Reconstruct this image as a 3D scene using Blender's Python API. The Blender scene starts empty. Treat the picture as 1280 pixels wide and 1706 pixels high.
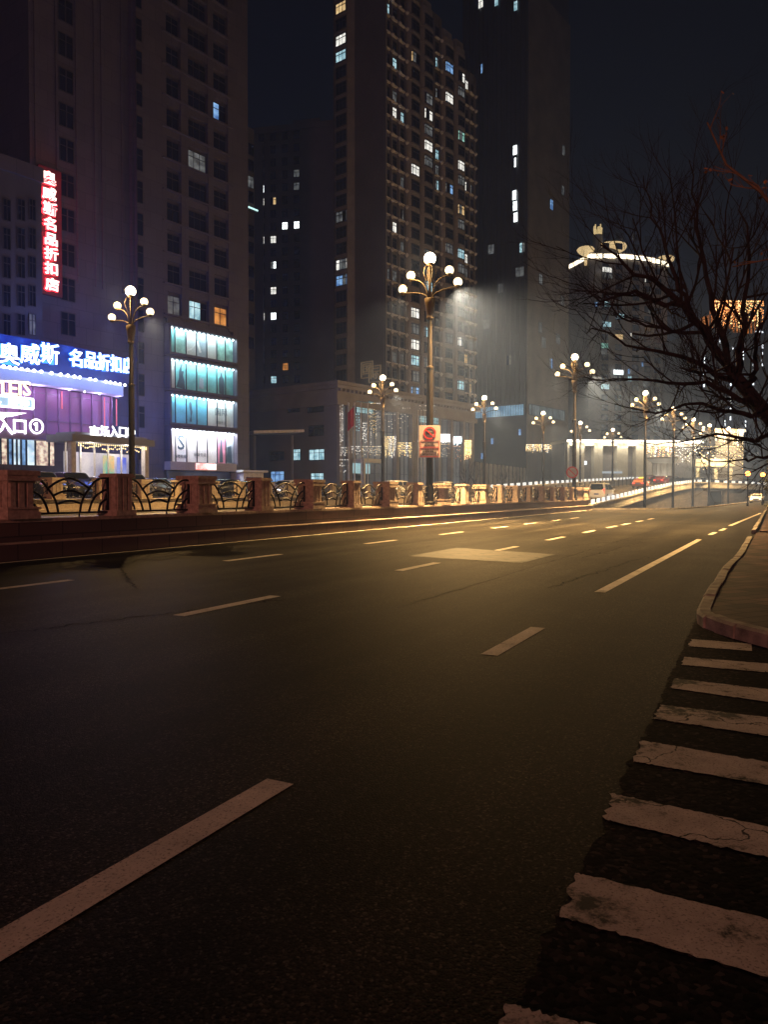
import bpy, bmesh, math, random
from math import sin, cos, pi, radians, atan2, sqrt, hypot
from mathutils import Vector, Matrix
random.seed(7)
SC = bpy.context.scene
COL = SC.collection

# ------------------------------------------------------------------ camera model (used to read places off the photograph)
F = 1281.0
PITCH = -math.atan((853 - 822) / F)
EYE = Vector((0, 0, 1.5))
def ray(px, py):
    x, y, z = (px - 640), F, -(py - 853)
    return Vector((x, y * cos(PITCH) - z * sin(PITCH), y * sin(PITCH) + z * cos(PITCH)))
def P(px, py, Y):
    r = ray(px, py); return EYE + r * (Y / r.y)
def G(px, py, z=0.0):
    r = ray(px, py); return EYE + r * ((z - 1.5) / r.z)
def proj(p):
    d = Vector(p) - EYE
    y = d.y * cos(PITCH) + d.z * sin(PITCH); z = -d.y * sin(PITCH) + d.z * cos(PITCH)
    return 640 + F * d.x / y, 853 - F * z / y
TH = radians(27.0); RS, RC = sin(TH), cos(TH)
def road(u, v, z=0.0): return Vector((u * RS + v * RC, u * RC - v * RS, z))
def uv(p): return p.x * RS + p.y * RC, p.x * RC - p.y * RS
def u_of(px, v):
    r = (px - 640) / F; return (-r * v * RS - v * RC) / (RS - r * RC)
def lerp_tab(tab, x):
    if x <= tab[0][0]: return tab[0][1]
    for (a, b), (c, d) in zip(tab, tab[1:]):
        if x <= c: return b + (d - b) * (x - a) / (c - a)
    return tab[-1][1]

# ------------------------------------------------------------------ materials
def nodes(m):
    m.use_nodes = True
    nt = m.node_tree
    return nt, nt.nodes, nt.links, nt.nodes['Principled BSDF']
def mat(name, col, rough=0.7, var=0.25, scale=4.0, bump=0.0, bscale=40.0, metal=0.0, spec=0.5, streak=None):
    m = bpy.data.materials.new(name)
    nt, N, L, b = nodes(m)
    b.inputs['Roughness'].default_value = rough
    b.inputs['Metallic'].default_value = metal
    b.inputs['Specular IOR Level'].default_value = spec
    tc = N.new('ShaderNodeTexCoord')
    src = tc.outputs['Object']
    if streak:
        mp = N.new('ShaderNodeMapping'); mp.inputs['Scale'].default_value = streak
        L.new(src, mp.inputs['Vector']); src = mp.outputs['Vector']
    no = N.new('ShaderNodeTexNoise'); no.inputs['Scale'].default_value = scale
    no.inputs['Detail'].default_value = 5; no.inputs['Roughness'].default_value = 0.6
    L.new(src, no.inputs['Vector'])
    rp = N.new('ShaderNodeValToRGB')
    rp.color_ramp.elements[0].position = 0.3; rp.color_ramp.elements[1].position = 0.7
    rp.color_ramp.elements[0].color = tuple(c * (1 - var) for c in col) + (1,)
    rp.color_ramp.elements[1].color = tuple(min(1, c * (1 + var)) for c in col) + (1,)
    L.new(no.outputs['Fac'], rp.inputs['Fac']); L.new(rp.outputs['Color'], b.inputs['Base Color'])
    if bump:
        n2 = N.new('ShaderNodeTexNoise'); n2.inputs['Scale'].default_value = bscale; n2.inputs['Detail'].default_value = 4
        L.new(tc.outputs['Object'], n2.inputs['Vector'])
        bp = N.new('ShaderNodeBump'); bp.inputs['Strength'].default_value = bump; bp.inputs['Distance'].default_value = 0.02
        L.new(n2.outputs['Fac'], bp.inputs['Height']); L.new(bp.outputs['Normal'], b.inputs['Normal'])
    return m
def em(name, col, strength, sample=False, var=None, scale=1.0):
    m = bpy.data.materials.new(name)
    nt, N, L, b = nodes(m)
    b.inputs['Base Color'].default_value = (*[c * 0.3 for c in col], 1)
    b.inputs['Emission Color'].default_value = (*col, 1)
    b.inputs['Emission Strength'].default_value = strength
    if var:
        tc = N.new('ShaderNodeTexCoord'); no = N.new('ShaderNodeTexNoise'); no.inputs['Scale'].default_value = scale
        no.inputs['Detail'].default_value = 3
        L.new(tc.outputs['Object'], no.inputs['Vector'])
        rp = N.new('ShaderNodeValToRGB'); rp.color_ramp.elements[0].position = 0.35; rp.color_ramp.elements[1].position = 0.65
        rp.color_ramp.elements[0].color = (*col, 1); rp.color_ramp.elements[1].color = (*var, 1)
        L.new(no.outputs['Fac'], rp.inputs['Fac']); L.new(rp.outputs['Color'], b.inputs['Emission Color'])
    try: m.cycles.emission_sampling = 'AUTO' if sample else 'NONE'
    except Exception: pass
    return m
def panel_mat(name, col, pw, ph, var=0.2, rough=0.6, joint=0.5):
    """stone cladding in slabs with darker joints, real slab size"""
    m = bpy.data.materials.new(name)
    nt, N, L, b = nodes(m)
    b.inputs['Roughness'].default_value = rough
    tc = N.new('ShaderNodeTexCoord')
    geo = N.new('ShaderNodeSeparateXYZ'); L.new(tc.outputs['Object'], geo.inputs[0])
    add = N.new('ShaderNodeMath'); add.operation = 'ADD'
    L.new(geo.outputs[0], add.inputs[0]); L.new(geo.outputs[1], add.inputs[1])
    cb = N.new('ShaderNodeCombineXYZ'); L.new(add.outputs[0], cb.inputs[0]); L.new(geo.outputs[2], cb.inputs[1])
    br = N.new('ShaderNodeTexBrick'); br.offset = 0.5
    br.inputs['Scale'].default_value = 1.0; br.inputs['Brick Width'].default_value = pw; br.inputs['Row Height'].default_value = ph
    br.inputs['Mortar Size'].default_value = 0.018; br.inputs['Bias'].default_value = 0.0
    br.inputs['Color1'].default_value = (*[c * (1 - var) for c in col], 1)
    br.inputs['Color2'].default_value = (*[c * (1 + var) for c in col], 1)
    br.inputs['Mortar'].default_value = (*[c * joint for c in col], 1)
    L.new(cb.outputs[0], br.inputs['Vector'])
    no = N.new('ShaderNodeTexNoise'); no.inputs['Scale'].default_value = 0.35; no.inputs['Detail'].default_value = 6
    L.new(tc.outputs['Object'], no.inputs['Vector'])
    mx = N.new('ShaderNodeMix'); mx.data_type = 'RGBA'; mx.blend_type = 'MULTIPLY'; mx.inputs[0].default_value = 0.6
    rp = N.new('ShaderNodeValToRGB'); rp.color_ramp.elements[0].color = (.55, .55, .55, 1); rp.color_ramp.elements[1].color = (1.2, 1.2, 1.2, 1)
    L.new(no.outputs['Fac'], rp.inputs['Fac'])
    L.new(br.outputs['Color'], mx.inputs[6]); L.new(rp.outputs['Color'], mx.inputs[7]); L.new(mx.outputs[2], b.inputs['Base Color'])
    return m
def asphalt(name, base, grain, rough):
    m = bpy.data.materials.new(name)
    nt, N, L, b = nodes(m)
    tc = N.new('ShaderNodeTexCoord')
    vo = N.new('ShaderNodeTexVoronoi'); vo.inputs['Scale'].default_value = grain; L.new(tc.outputs['Object'], vo.inputs['Vector'])
    big = N.new('ShaderNodeTexNoise'); big.inputs['Scale'].default_value = 0.35; big.inputs['Detail'].default_value = 7; big.inputs['Roughness'].default_value = 0.65
    L.new(tc.outputs['Object'], big.inputs['Vector'])
    sep = N.new('ShaderNodeSeparateColor'); L.new(vo.outputs['Color'], sep.inputs[0])
    rp = N.new('ShaderNodeValToRGB')
    e = rp.color_ramp.elements
    e[0].position = 0.0; e[0].color = (*[c * 0.3 for c in base], 1)
    e[1].position = 1.0; e[1].color = (*[c * 4.5 for c in base], 1)
    k = e.new(0.62); k.color = (*base, 1)
    k = e.new(0.9); k.color = (*[c * 1.9 for c in base], 1)
    L.new(sep.outputs[0], rp.inputs['Fac'])
    r2 = N.new('ShaderNodeValToRGB'); r2.color_ramp.elements[0].position = .3; r2.color_ramp.elements[1].position = .72
    r2.color_ramp.elements[0].color = (.45, .45, .45, 1); r2.color_ramp.elements[1].color = (1.2, 1.2, 1.2, 1)
    L.new(big.outputs['Fac'], r2.inputs['Fac'])
    mx = N.new('ShaderNodeMix'); mx.data_type = 'RGBA'; mx.blend_type = 'MULTIPLY'; mx.inputs[0].default_value = 1
    L.new(rp.outputs['Color'], mx.inputs[6]); L.new(r2.outputs['Color'], mx.inputs[7])
    # wheel paths: long streaks along the carriageway, darker where oil drips and paler where tyres polish
    mpv = N.new('ShaderNodeMapping'); mpv.inputs['Rotation'].default_value = (0, 0, TH); L.new(tc.outputs['Object'], mpv.inputs['Vector'])
    mp2 = N.new('ShaderNodeMapping'); mp2.inputs['Scale'].default_value = (.75, .035, 1); L.new(mpv.outputs[0], mp2.inputs['Vector'])
    st = N.new('ShaderNodeTexNoise'); st.inputs['Scale'].default_value = 1.3; st.inputs['Detail'].default_value = 6; L.new(mp2.outputs[0], st.inputs['Vector'])
    r5 = N.new('ShaderNodeValToRGB'); r5.color_ramp.elements[0].position = .36; r5.color_ramp.elements[1].position = .66
    r5.color_ramp.elements[0].color = (.5, .5, .5, 1); r5.color_ramp.elements[1].color = (1.35, 1.33, 1.3, 1); L.new(st.outputs['Fac'], r5.inputs['Fac'])
    m6 = N.new('ShaderNodeMix'); m6.data_type = 'RGBA'; m6.blend_type = 'MULTIPLY'; m6.inputs[0].default_value = 1
    L.new(mx.outputs[2], m6.inputs[6]); L.new(r5.outputs['Color'], m6.inputs[7])
    L.new(m6.outputs[2], b.inputs['Base Color'])
    # stones: rounded bumps with chippings that catch the light
    n3 = N.new('ShaderNodeTexNoise'); n3.inputs['Scale'].default_value = grain * 0.8; n3.inputs['Detail'].default_value = 3
    L.new(tc.outputs['Object'], n3.inputs['Vector'])
    ad = N.new('ShaderNodeMath'); ad.operation = 'SUBTRACT'
    L.new(n3.outputs['Fac'], ad.inputs[0]); L.new(vo.outputs['Distance'], ad.inputs[1])
    bp = N.new('ShaderNodeBump'); bp.inputs['Strength'].default_value = 0.3; bp.inputs['Distance'].default_value = 0.007
    L.new(ad.outputs[0], bp.inputs['Height']); L.new(bp.outputs['Normal'], b.inputs['Normal'])
    b.inputs['Roughness'].default_value = rough
    b.inputs['Specular IOR Level'].default_value = 0.012
    return m
def paint_mat(name, col, wear, crack=True):
    """road paint: worn through to the asphalt in patches, with cracks"""
    m = bpy.data.materials.new(name)
    nt, N, L, b = nodes(m)
    tc = N.new('ShaderNodeTexCoord')
    no = N.new('ShaderNodeTexNoise'); no.inputs['Scale'].default_value = 2.2; no.inputs['Detail'].default_value = 9; no.inputs['Roughness'].default_value = .72
    L.new(tc.outputs['Object'], no.inputs['Vector'])
    vo = N.new('ShaderNodeTexVoronoi'); vo.feature = 'DISTANCE_TO_EDGE'; vo.inputs['Scale'].default_value = 1.1
    wob = N.new('ShaderNodeTexNoise'); wob.inputs['Scale'].default_value = 3; wob.inputs['Detail'].default_value = 5
    L.new(tc.outputs['Object'], wob.inputs['Vector'])
    va = N.new('ShaderNodeVectorMath'); va.operation = 'MULTIPLY_ADD'; va.inputs[1].default_value = (.5, .5, .5)
    L.new(wob.outputs['Color'], va.inputs[0]); L.new(tc.outputs['Object'], va.inputs[2]); L.new(va.outputs[0], vo.inputs['Vector'])
    lt = N.new('ShaderNodeMath'); lt.operation = 'LESS_THAN'; lt.inputs[1].default_value = 0.005 if crack else -1
    L.new(vo.outputs['Distance'], lt.inputs[0])
    rp = N.new('ShaderNodeValToRGB'); e = rp.color_ramp.elements
    e[0].position = wear; e[0].color = (0.03, 0.028, 0.028, 1)
    e[1].position = wear + .06; e[1].color = (*[c * .72 for c in col], 1)
    k = e.new(.62); k.color = (*col, 1)
    k = e.new(.7); k.color = (*[min(.85, c * 1.35) for c in col], 1)
    L.new(no.outputs['Fac'], rp.inputs['Fac'])
    mx = N.new('ShaderNodeMix'); mx.data_type = 'RGBA'; mx.inputs[7].default_value = (.025, .022, .022, 1)
    L.new(lt.outputs[0], mx.inputs[0]); L.new(rp.outputs['Color'], mx.inputs[6]); L.new(mx.outputs[2], b.inputs['Base Color'])
    n2 = N.new('ShaderNodeTexNoise'); n2.inputs['Scale'].default_value = 90; n2.inputs['Detail'].default_value = 4; L.new(tc.outputs['Object'], n2.inputs['Vector'])
    r3 = N.new('ShaderNodeValToRGB'); r3.color_ramp.elements[0].position = .28; r3.color_ramp.elements[1].position = .46
    r3.color_ramp.elements[0].color = (.28, .27, .27, 1); r3.color_ramp.elements[1].color = (1, 1, 1, 1); L.new(n2.outputs['Fac'], r3.inputs['Fac'])
    m4 = N.new('ShaderNodeMix'); m4.data_type = 'RGBA'; m4.blend_type = 'MULTIPLY'; m4.inputs[0].default_value = 1
    L.new(mx.outputs[2], m4.inputs[6]); L.new(r3.outputs['Color'], m4.inputs[7]); L.new(m4.outputs[2], b.inputs['Base Color'])
    bp = N.new('ShaderNodeBump'); bp.inputs['Strength'].default_value = .4; bp.inputs['Distance'].default_value = .008
    L.new(n2.outputs['Fac'], bp.inputs['Height']); L.new(bp.outputs['Normal'], b.inputs['Normal'])
    b.inputs['Roughness'].default_value = .75; b.inputs['Specular IOR Level'].default_value = .12
    return m
def tile_mat(name, c1, c2, mortar, w, h, rough=.7, rot=0.0, bump=.6):
    m = bpy.data.materials.new(name)
    nt, N, L, b = nodes(m)
    tc = N.new('ShaderNodeTexCoord'); mp = N.new('ShaderNodeMapping'); mp.inputs['Rotation'].default_value = (0, 0, rot)
    L.new(tc.outputs['Object'], mp.inputs['Vector'])
    br = N.new('ShaderNodeTexBrick'); br.inputs['Scale'].default_value = 1
    br.inputs['Brick Width'].default_value = w; br.inputs['Row Height'].default_value = h; br.inputs['Mortar Size'].default_value = .012 if w < .8 else .05
    br.inputs['Color1'].default_value = (*c1, 1); br.inputs['Color2'].default_value = (*c2, 1); br.inputs['Mortar'].default_value = (*mortar, 1)
    L.new(mp.outputs[0], br.inputs['Vector'])
    no = N.new('ShaderNodeTexNoise'); no.inputs['Scale'].default_value = 1.3; no.inputs['Detail'].default_value = 8
    L.new(tc.outputs['Object'], no.inputs['Vector'])
    rp = N.new('ShaderNodeValToRGB'); rp.color_ramp.elements[0].position = .3; rp.color_ramp.elements[1].position = .7
    rp.color_ramp.elements[0].color = (.45, .45, .45, 1); rp.color_ramp.elements[1].color = (1.2, 1.2, 1.2, 1)
    L.new(no.outputs['Fac'], rp.inputs['Fac'])
    mx = N.new('ShaderNodeMix'); mx.data_type = 'RGBA'; mx.blend_type = 'MULTIPLY'; mx.inputs[0].default_value = 1
    L.new(br.outputs['Color'], mx.inputs[6]); L.new(rp.outputs['Color'], mx.inputs[7]); L.new(mx.outputs[2], b.inputs['Base Color'])
    bp = N.new('ShaderNodeBump'); bp.inputs['Strength'].default_value = bump; bp.inputs['Distance'].default_value = .015; bp.invert = True; b.inputs['Specular IOR Level'].default_value = .06
    L.new(br.outputs['Fac'], bp.inputs['Height']); L.new(bp.outputs['Normal'], b.inputs['Normal'])
    b.inputs['Roughness'].default_value = rough
    return m

M = {}
M['asphalt'] = asphalt('asphalt', (.0235, .0212, .0175), 100, .6)
M['asphalt_old'] = asphalt('old asphalt', (.015, .0125, .012), 45, .8)
M['asphalt_deck'] = asphalt('ramp asphalt', (.10, .09, .08), 60, .7)
M['line'] = paint_mat('lane paint', (.62, .56, .48), .33, False)
M['zebra'] = paint_mat('crossing paint', (.50, .44, .40), .40, True)
M['earth'] = mat('earth', (.05, .048, .045), .95, .3, .2)
M['plaza'] = tile_mat('plaza paving', (.07, .066, .066), (.09, .085, .08), (.03, .03, .03), .6, .6)
M['patch'] = tile_mat('stone setts', (.009, .008, .0065), (.038, .033, .024), (.002, .002, .002), .9, .32, .6, -TH, 1.5)
M['pavement'] = tile_mat('pavement tiles', (.035, .03, .03), (.10, .062, .055), (.008, .007, .007), .5, .25, .75, -TH)
M['kerb'] = mat('kerb granite', (.19, .17, .15), .8, .6, 3.5, .8, 60, 0, .15)
M['granite'] = mat('buff red granite', (.40, .31, .26), .55, .35, 9, .35, 50)
M['granite_dark'] = panel_mat('dark granite slabs', (.10, .062, .056), 1.2, .52, .2, .5, .3)
M['granite_yellow'] = mat('buff granite', (.46, .38, .28), .65, .2, 8, .3, 50)
M['iron'] = mat('black iron', (.015, .014, .016), .45, .3, 12, .2, 60, .6)
M['pole'] = mat('painted lamp post', (.007, .005, .004), .6, .3, 10, 0, 40, 0, .06)
M['vase'] = mat('gilt vase', (.09, .066, .042), .5, .35, 14, .2, 60, 0, .2)
M['tar'] = mat('tar', (.006, .006, .006), .9, .3, 6, 0, 40, 0, .02)
M['gilt'] = mat('bronze cast iron', (.05, .038, .026), .55, .3, 12, .2, 60, 0, .2)
M['globe'] = em('lamp globe', (1.0, .83, .56), 9.0)
M['globe_small'] = em('small lamp globe', (1.0, .80, .48), 2.6)
M['globe_orange'] = em('orange lamp globe', (1.0, .36, .08), 5.0)
M['concrete'] = mat('concrete', (.34, .33, .31), .85, .25, 1.5, .3, 20)
M['wall_block'] = panel_mat('retaining blocks', (.055, .05, .055), 2.4, .42, .3, .8, .35)
M['bark'] = mat('bark', (.017, .013, .0125), .9, .4, 8, .8, 30)
M['bark_lit'] = mat('lit bark', (.12, .08, .05), .9, .4, 8, .5, 30)  # paler bark copy: the lamp light on the branch is put into its colour
M['leafdead'] = mat('dry leaf', (.28, .15, .06), .8, .3, 5)
M['hedge'] = mat('dark leaf', (.02, .022, .014), .8, .4, 3)
M['black'] = mat('black rubber', (.012, .012, .012), .8, .2, 8)
M['glass'] = mat('dark glass', (.012, .014, .02), .08, .2, 2, 0, 40, 0, .6)
M['frame'] = mat('window frame', (.045, .045, .05), .5, .2, 5)
M['ledge'] = mat('pale ledge', (.75, .72, .70), .8, .2, 3)
M['white'] = mat('white metal', (.72, .72, .72), .5, .1, 4)
M['chrome'] = mat('chrome', (.6, .6, .62), .2, .1, 4, 0, 40, 1)
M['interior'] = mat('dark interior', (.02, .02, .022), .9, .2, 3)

# ------------------------------------------------------------------ mesh builder
class MB:
    def __init__(s): s.v = []; s.f = []; s.mi = []; s.mats = []; s.m = Matrix(); s.cur = 0; s.sm = []; s.smooth = False
    def mat(s, m):
        if m not in s.mats: s.mats.append(m)
        s.cur = s.mats.index(m); return s
    def add(s, vs, fs):
        o = len(s.v)
        s.v += [tuple(s.m @ Vector(v)) for v in vs]
        for f in fs: s.f.append([i + o for i in f]); s.mi.append(s.cur); s.sm.append(s.smooth)
    def box(s, x0, x1, y0, y1, z0, z1):
        if x0 > x1: x0, x1 = x1, x0
        if y0 > y1: y0, y1 = y1, y0
        s.add([(x0, y0, z0), (x1, y0, z0), (x1, y1, z0), (x0, y1, z0), (x0, y0, z1), (x1, y0, z1), (x1, y1, z1), (x0, y1, z1)],
              [(0, 3, 2, 1), (4, 5, 6, 7), (0, 1, 5, 4), (1, 2, 6, 5), (2, 3, 7, 6), (3, 0, 4, 7)])
    def bar(s, a, b, w, h, up=(0, 0, 1)):
        a, b = Vector(a), Vector(b); d = (b - a).normalized(); u = Vector(up)
        r = d.cross(u)
        if r.length < 1e-4: r = Vector((1, 0, 0))
        r.normalize(); u = r.cross(d)
        c = [(-1, -1), (1, -1), (1, 1), (-1, 1)]
        vs = [p + r * (i * w / 2) + u * (j * h / 2) for p in (a, b) for i, j in c]
        s.add(vs, [(3, 2, 1, 0), (4, 5, 6, 7), (0, 1, 5, 4), (1, 2, 6, 5), (2, 3, 7, 6), (3, 0, 4, 7)])
    def prism(s, poly, z0, z1):
        n = len(poly)
        a = sum(poly[i][0] * poly[(i + 1) % n][1] - poly[(i + 1) % n][0] * poly[i][1] for i in range(n))
        if a < 0: poly = poly[::-1]
        s.add([(p[0], p[1], z0) for p in poly] + [(p[0], p[1], z1) for p in poly],
              [tuple(range(n))[::-1], tuple(range(n, 2 * n))] + [(i, (i + 1) % n, n + (i + 1) % n, n + i) for i in range(n)])
    def tube(s, pts, rad, n=6, cap=True):
        pts = [Vector(p) for p in pts]; k = len(pts)
        if not hasattr(rad, '__len__'): rad = [rad] * k
        vs = []; prev = None
        for i, p in enumerate(pts):
            d = (pts[min(i + 1, k - 1)] - pts[max(i - 1, 0)])
            d = d.normalized() if d.length > 1e-9 else Vector((0, 0, 1))
            if prev is None:
                r = d.cross(Vector((0, 0, 1)))
                if r.length < 1e-3: r = d.cross(Vector((0, 1, 0)))
            else: r = prev - d * prev.dot(d)
            r.normalize(); prev = r; q = d.cross(r)
            vs += [p + (r * cos(2 * pi * j / n) + q * sin(2 * pi * j / n)) * rad[i] for j in range(n)]
        fs = [(i * n + j, i * n + (j + 1) % n, (i + 1) * n + (j + 1) % n, (i + 1) * n + j) for i in range(k - 1) for j in range(n)]
        if cap: fs += [tuple(range(n))[::-1], tuple(range((k - 1) * n, k * n))]
        s.add(vs, fs)
    def lathe(s, prof, n=12, c=(0, 0, 0)):
        vs = [(c[0] + r * cos(2 * pi * j / n), c[1] + r * sin(2 * pi * j / n), c[2] + z) for r, z in prof for j in range(n)]
        k = len(prof)
        fs = [(i * n + j, i * n + (j + 1) % n, (i + 1) * n + (j + 1) % n, (i + 1) * n + j) for i in range(k - 1) for j in range(n)]
        fs += [tuple(range(n))[::-1], tuple(range((k - 1) * n, k * n))]
        s.add(vs, fs)
    def ball(s, c, r, n=8, rings=6):
        s.lathe([(max(.001, r * sin(pi * i / rings)), -r * cos(pi * i / rings)) for i in range(rings + 1)], n, c)
    def octa(s, c, r):
        x, y, z = c
        s.add([(x + r, y, z), (x, y + r, z), (x - r, y, z), (x, y - r, z), (x, y, z + r), (x, y, z - r)],
              [(0, 1, 4), (1, 2, 4), (2, 3, 4), (3, 0, 4), (1, 0, 5), (2, 1, 5), (3, 2, 5), (0, 3, 5)])
    def disc(s, c, r, axis_y=True, t=.01, n=24, r_in=0):
        """disc (or ring) lying in the local xz plane, thickness t along y"""
        o = [(c[0] + r * cos(2 * pi * i / n), c[2] + r * sin(2 * pi * i / n)) for i in range(n)]
        if r_in:
            q = [(c[0] + r_in * cos(2 * pi * i / n), c[2] + r_in * sin(2 * pi * i / n)) for i in range(n)]
            vs = [(x, c[1], z) for x, z in o] + [(x, c[1], z) for x, z in q] + [(x, c[1] - t, z) for x, z in o] + [(x, c[1] - t, z) for x, z in q]
            fs = []
            for i in range(n):
                j = (i + 1) % n
                fs += [(2 * n + i, 2 * n + j, 3 * n + j, 3 * n + i), (i, j, 2 * n + j, 2 * n + i), (n + j, n + i, 3 * n + i, 3 * n + j), (j, i, n + i, n + j)]
            s.add(vs, fs)
        else:
            s.add([(x, c[1], z) for x, z in o] + [(x, c[1] - t, z) for x, z in o],
                  [tuple(range(n)), tuple(range(n, 2 * n))[::-1]] + [(i, n + i, n + (i + 1) % n, (i + 1) % n) for i in range(n)])
    def quad(s, a, b, c, d): s.add([a, b, c, d], [(0, 1, 2, 3)])
    def mesh(s, name):
        me = bpy.data.meshes.new(name)
        me.from_pydata(s.v, [], s.f)
        for m in s.mats: me.materials.append(m)
        me.polygons.foreach_set('material_index', s.mi)
        me.polygons.foreach_set('use_smooth', s.sm)
        me.update(); return me
    def build(s, name, parent=None, matl=None):
        me = s.mesh(name)
        if matl is not None and not s.mats: me.materials.append(matl)
        return obj(name, me, parent)
def obj(name, me, parent=None):
    o = bpy.data.objects.new(name, me); COL.objects.link(o)
    if parent is not None: o.parent = parent
    return o
def tag(o, label=None, cat=None, group=None, kind=None):
    if label: o['label'] = label
    if cat: o['category'] = cat
    if group: o['group'] = group
    if kind: o['kind'] = kind
    return o
def thing(name, label, cat, loc=(0, 0, 0), rz=0.0, group=None):
    o = bpy.data.objects.new(name, None); COL.objects.link(o)
    o.location = loc; o.rotation_euler = (0, 0, rz); o.empty_display_size = .3
    return tag(o, label, cat, group)
def dup(o, parent=None):
    c = o.copy(); COL.objects.link(c)
    if parent is not None: c.parent = parent
    for ch in [k for k in bpy.data.objects if k.parent == o]:
        dup(ch, c)
    return c
def structure(name, mb, m=None): return tag(mb.build(name, None, m), kind='structure')
DG = None
def text_mesh(name, body, size, matl, extrude=.03, bold=0.0, parent=None, m=None):
    cu = bpy.data.curves.new(name, 'FONT'); cu.body = body; cu.size = size; cu.extrude = extrude; cu.offset = bold
    cu.align_x = 'CENTER'; cu.align_y = 'CENTER'; cu.resolution_u = 2
    t = bpy.data.objects.new('tmp_text', cu); COL.objects.link(t)
    bpy.context.view_layer.update()
    me = bpy.data.meshes.new_from_object(t.evaluated_get(bpy.context.evaluated_depsgraph_get()))
    bpy.data.objects.remove(t); bpy.data.curves.remove(cu)
    me.name = name; me.materials.clear(); me.materials.append(matl)
    # stand upright: text x -> x, text y -> z, facing -y
    me.transform(Matrix(((1, 0, 0, 0), (0, 0, -1, 0), (0, 1, 0, 0), (0, 0, 0, 1))))
    if m is not None: me.transform(m)
    return me
def join_meshes(name, meshes):
    bm = bmesh.new(); mats = []
    for me in meshes:
        k = len(bm.faces); bm.from_mesh(me); bm.faces.ensure_lookup_table()
        mm = me.materials[0]
        if mm not in mats: mats.append(mm)
        for f in bm.faces[k:]: f.material_index = mats.index(mm)
    out = bpy.data.meshes.new(name); bm.to_mesh(out); bm.free()
    for mm in mats: out.materials.append(mm)
    return out
class Frame:
    """a vertical facade plane: local x along it, local -y outward"""
    def __init__(s, px, Z, ang, base=0.0):
        a = radians(ang); s.O = Vector(((px - 640) / F * Z, Z, 0)); s.e = Vector((sin(a), cos(a), 0)); s.n = Vector((-cos(a), sin(a), 0))
        s.rz = pi / 2 - a; s.base = base
    def loc(s): return (s.O.x, s.O.y, s.base)
    def hit(s, px, py, off=0.0):
        r = ray(px, py); O = s.O - s.n * off
        # EYE + t r = O + s e  (2D)
        det = r.x * (-s.e.y) + s.e.x * r.y
        bx, by = O.x, O.y
        t = (bx * (-s.e.y) + s.e.x * by) / det
        q = EYE + r * t
        return (q - O).dot(s.e), q.z - s.base
    def hitL(s, px, py, off=0.0):
        r = ray(px, py); O = s.O - s.e * off
        det = r.x * (-s.n.y) + s.n.x * r.y
        t = (O.x * (-s.n.y) + s.n.x * O.y) / det
        q = EYE + r * t
        return (q - O).dot(s.n), q.z - s.base
    def world(s, x, y, z): return s.O + s.e * x + s.n * y + Vector((0, 0, s.base + z))
def light(name, kind, loc, power, color, parent=None, size=.3, rot=None, sx=None):
    l = bpy.data.lights.new(name, kind); l.energy = power; l.color = color
    if kind == 'POINT': l.shadow_soft_size = size
    if kind == 'AREA':
        l.size = size
        if sx: l.shape = 'RECTANGLE'; l.size_y = sx
    if kind == 'SPOT': l.shadow_soft_size = .15
    o = bpy.data.objects.new(name, l); COL.objects.link(o); o.location = loc
    if rot: o.rotation_euler = rot
    if parent is not None: o.parent = parent
    return o
ORD = ['first', 'second', 'third', 'fourth', 'fifth', 'sixth', 'seventh', 'eighth', 'ninth', 'tenth', 'eleventh', 'twelfth', 'thirteenth',
       'fourteenth', 'fifteenth', 'sixteenth', 'seventeenth', 'eighteenth', 'nineteenth', 'twentieth', 'twenty-first', 'twenty-second', 'twenty-third', 'twenty-fourth',
       'twenty-fifth', 'twenty-sixth', 'twenty-seventh', 'twenty-eighth', 'twenty-ninth', 'thirtieth']

#==SECTIONS==
# ------------------------------------------------------------------ setting: ground, roads, pavement
b = MB(); b.quad((-1500, -1500, -1.5), (1500, -1500, -1.5), (1500, 2500, -1.5), (-1500, 2500, -1.5)); structure('ground', b, M['earth'])
def xy(p): return (p[0], p[1])
edge = [road(-40, -16.4), road(71.6, -16.4), (21.6, 71.2), (27.5, 72.5), (37.7, 87), (62, 130), (76, 147), (150, 245), (230, 420)]
b = MB(); b.prism([xy(p) for p in edge] + [(420, 420), (260, -40)], -1.52, 0.0)
ROAD = structure('road', b, M['asphalt'])
b = MB()                                                              # thin kerb along the far left edge of the carriageway
ke = [Vector((*xy(p), 0)) for p in edge[1:]]
for a, c in zip(ke, ke[1:]): b.bar(a + Vector((0, 0, .05)), c + Vector((0, 0, .05)), .28, .16)
structure('kerb_strip', b, M['kerb'])

def resample(pts, n):
    pts = [Vector(p) for p in pts]
    d = [0]
    for a, c in zip(pts, pts[1:]): d.append(d[-1] + (c - a).length)
    out = []
    for i in range(n):
        t = d[-1] * i / (n - 1)
        for k in range(len(pts) - 1):
            if t <= d[k + 1] + 1e-6: out.append(pts[k].lerp(pts[k + 1], (t - d[k]) / (d[k + 1] - d[k]))); break
    return out
def dash(b, p0, p1, v=None, w=.2, z=.005):
    a, c = uv(G(*p0)), uv(G(*p1))
    va, vb = (a[1], c[1]) if v is None else (v, v)
    q = [road(a[0], va - w / 2, z), road(c[0], vb - w / 2, z), road(c[0], vb + w / 2, z), road(a[0], va + w / 2, z)]
    b.quad(*q[::-1])
b = MB()
for p0, p1 in [((-60, 1611), (467, 1303)), ((815, 1092), (897, 1046)), ((1000, 987), (1166, 899)), ((1184, 891), (1193, 887)), ((1201, 884), (1210, 880.5)),
               ((1217, 876), (1268, 855))]: dash(b, p0, p1, None, .165)
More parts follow.
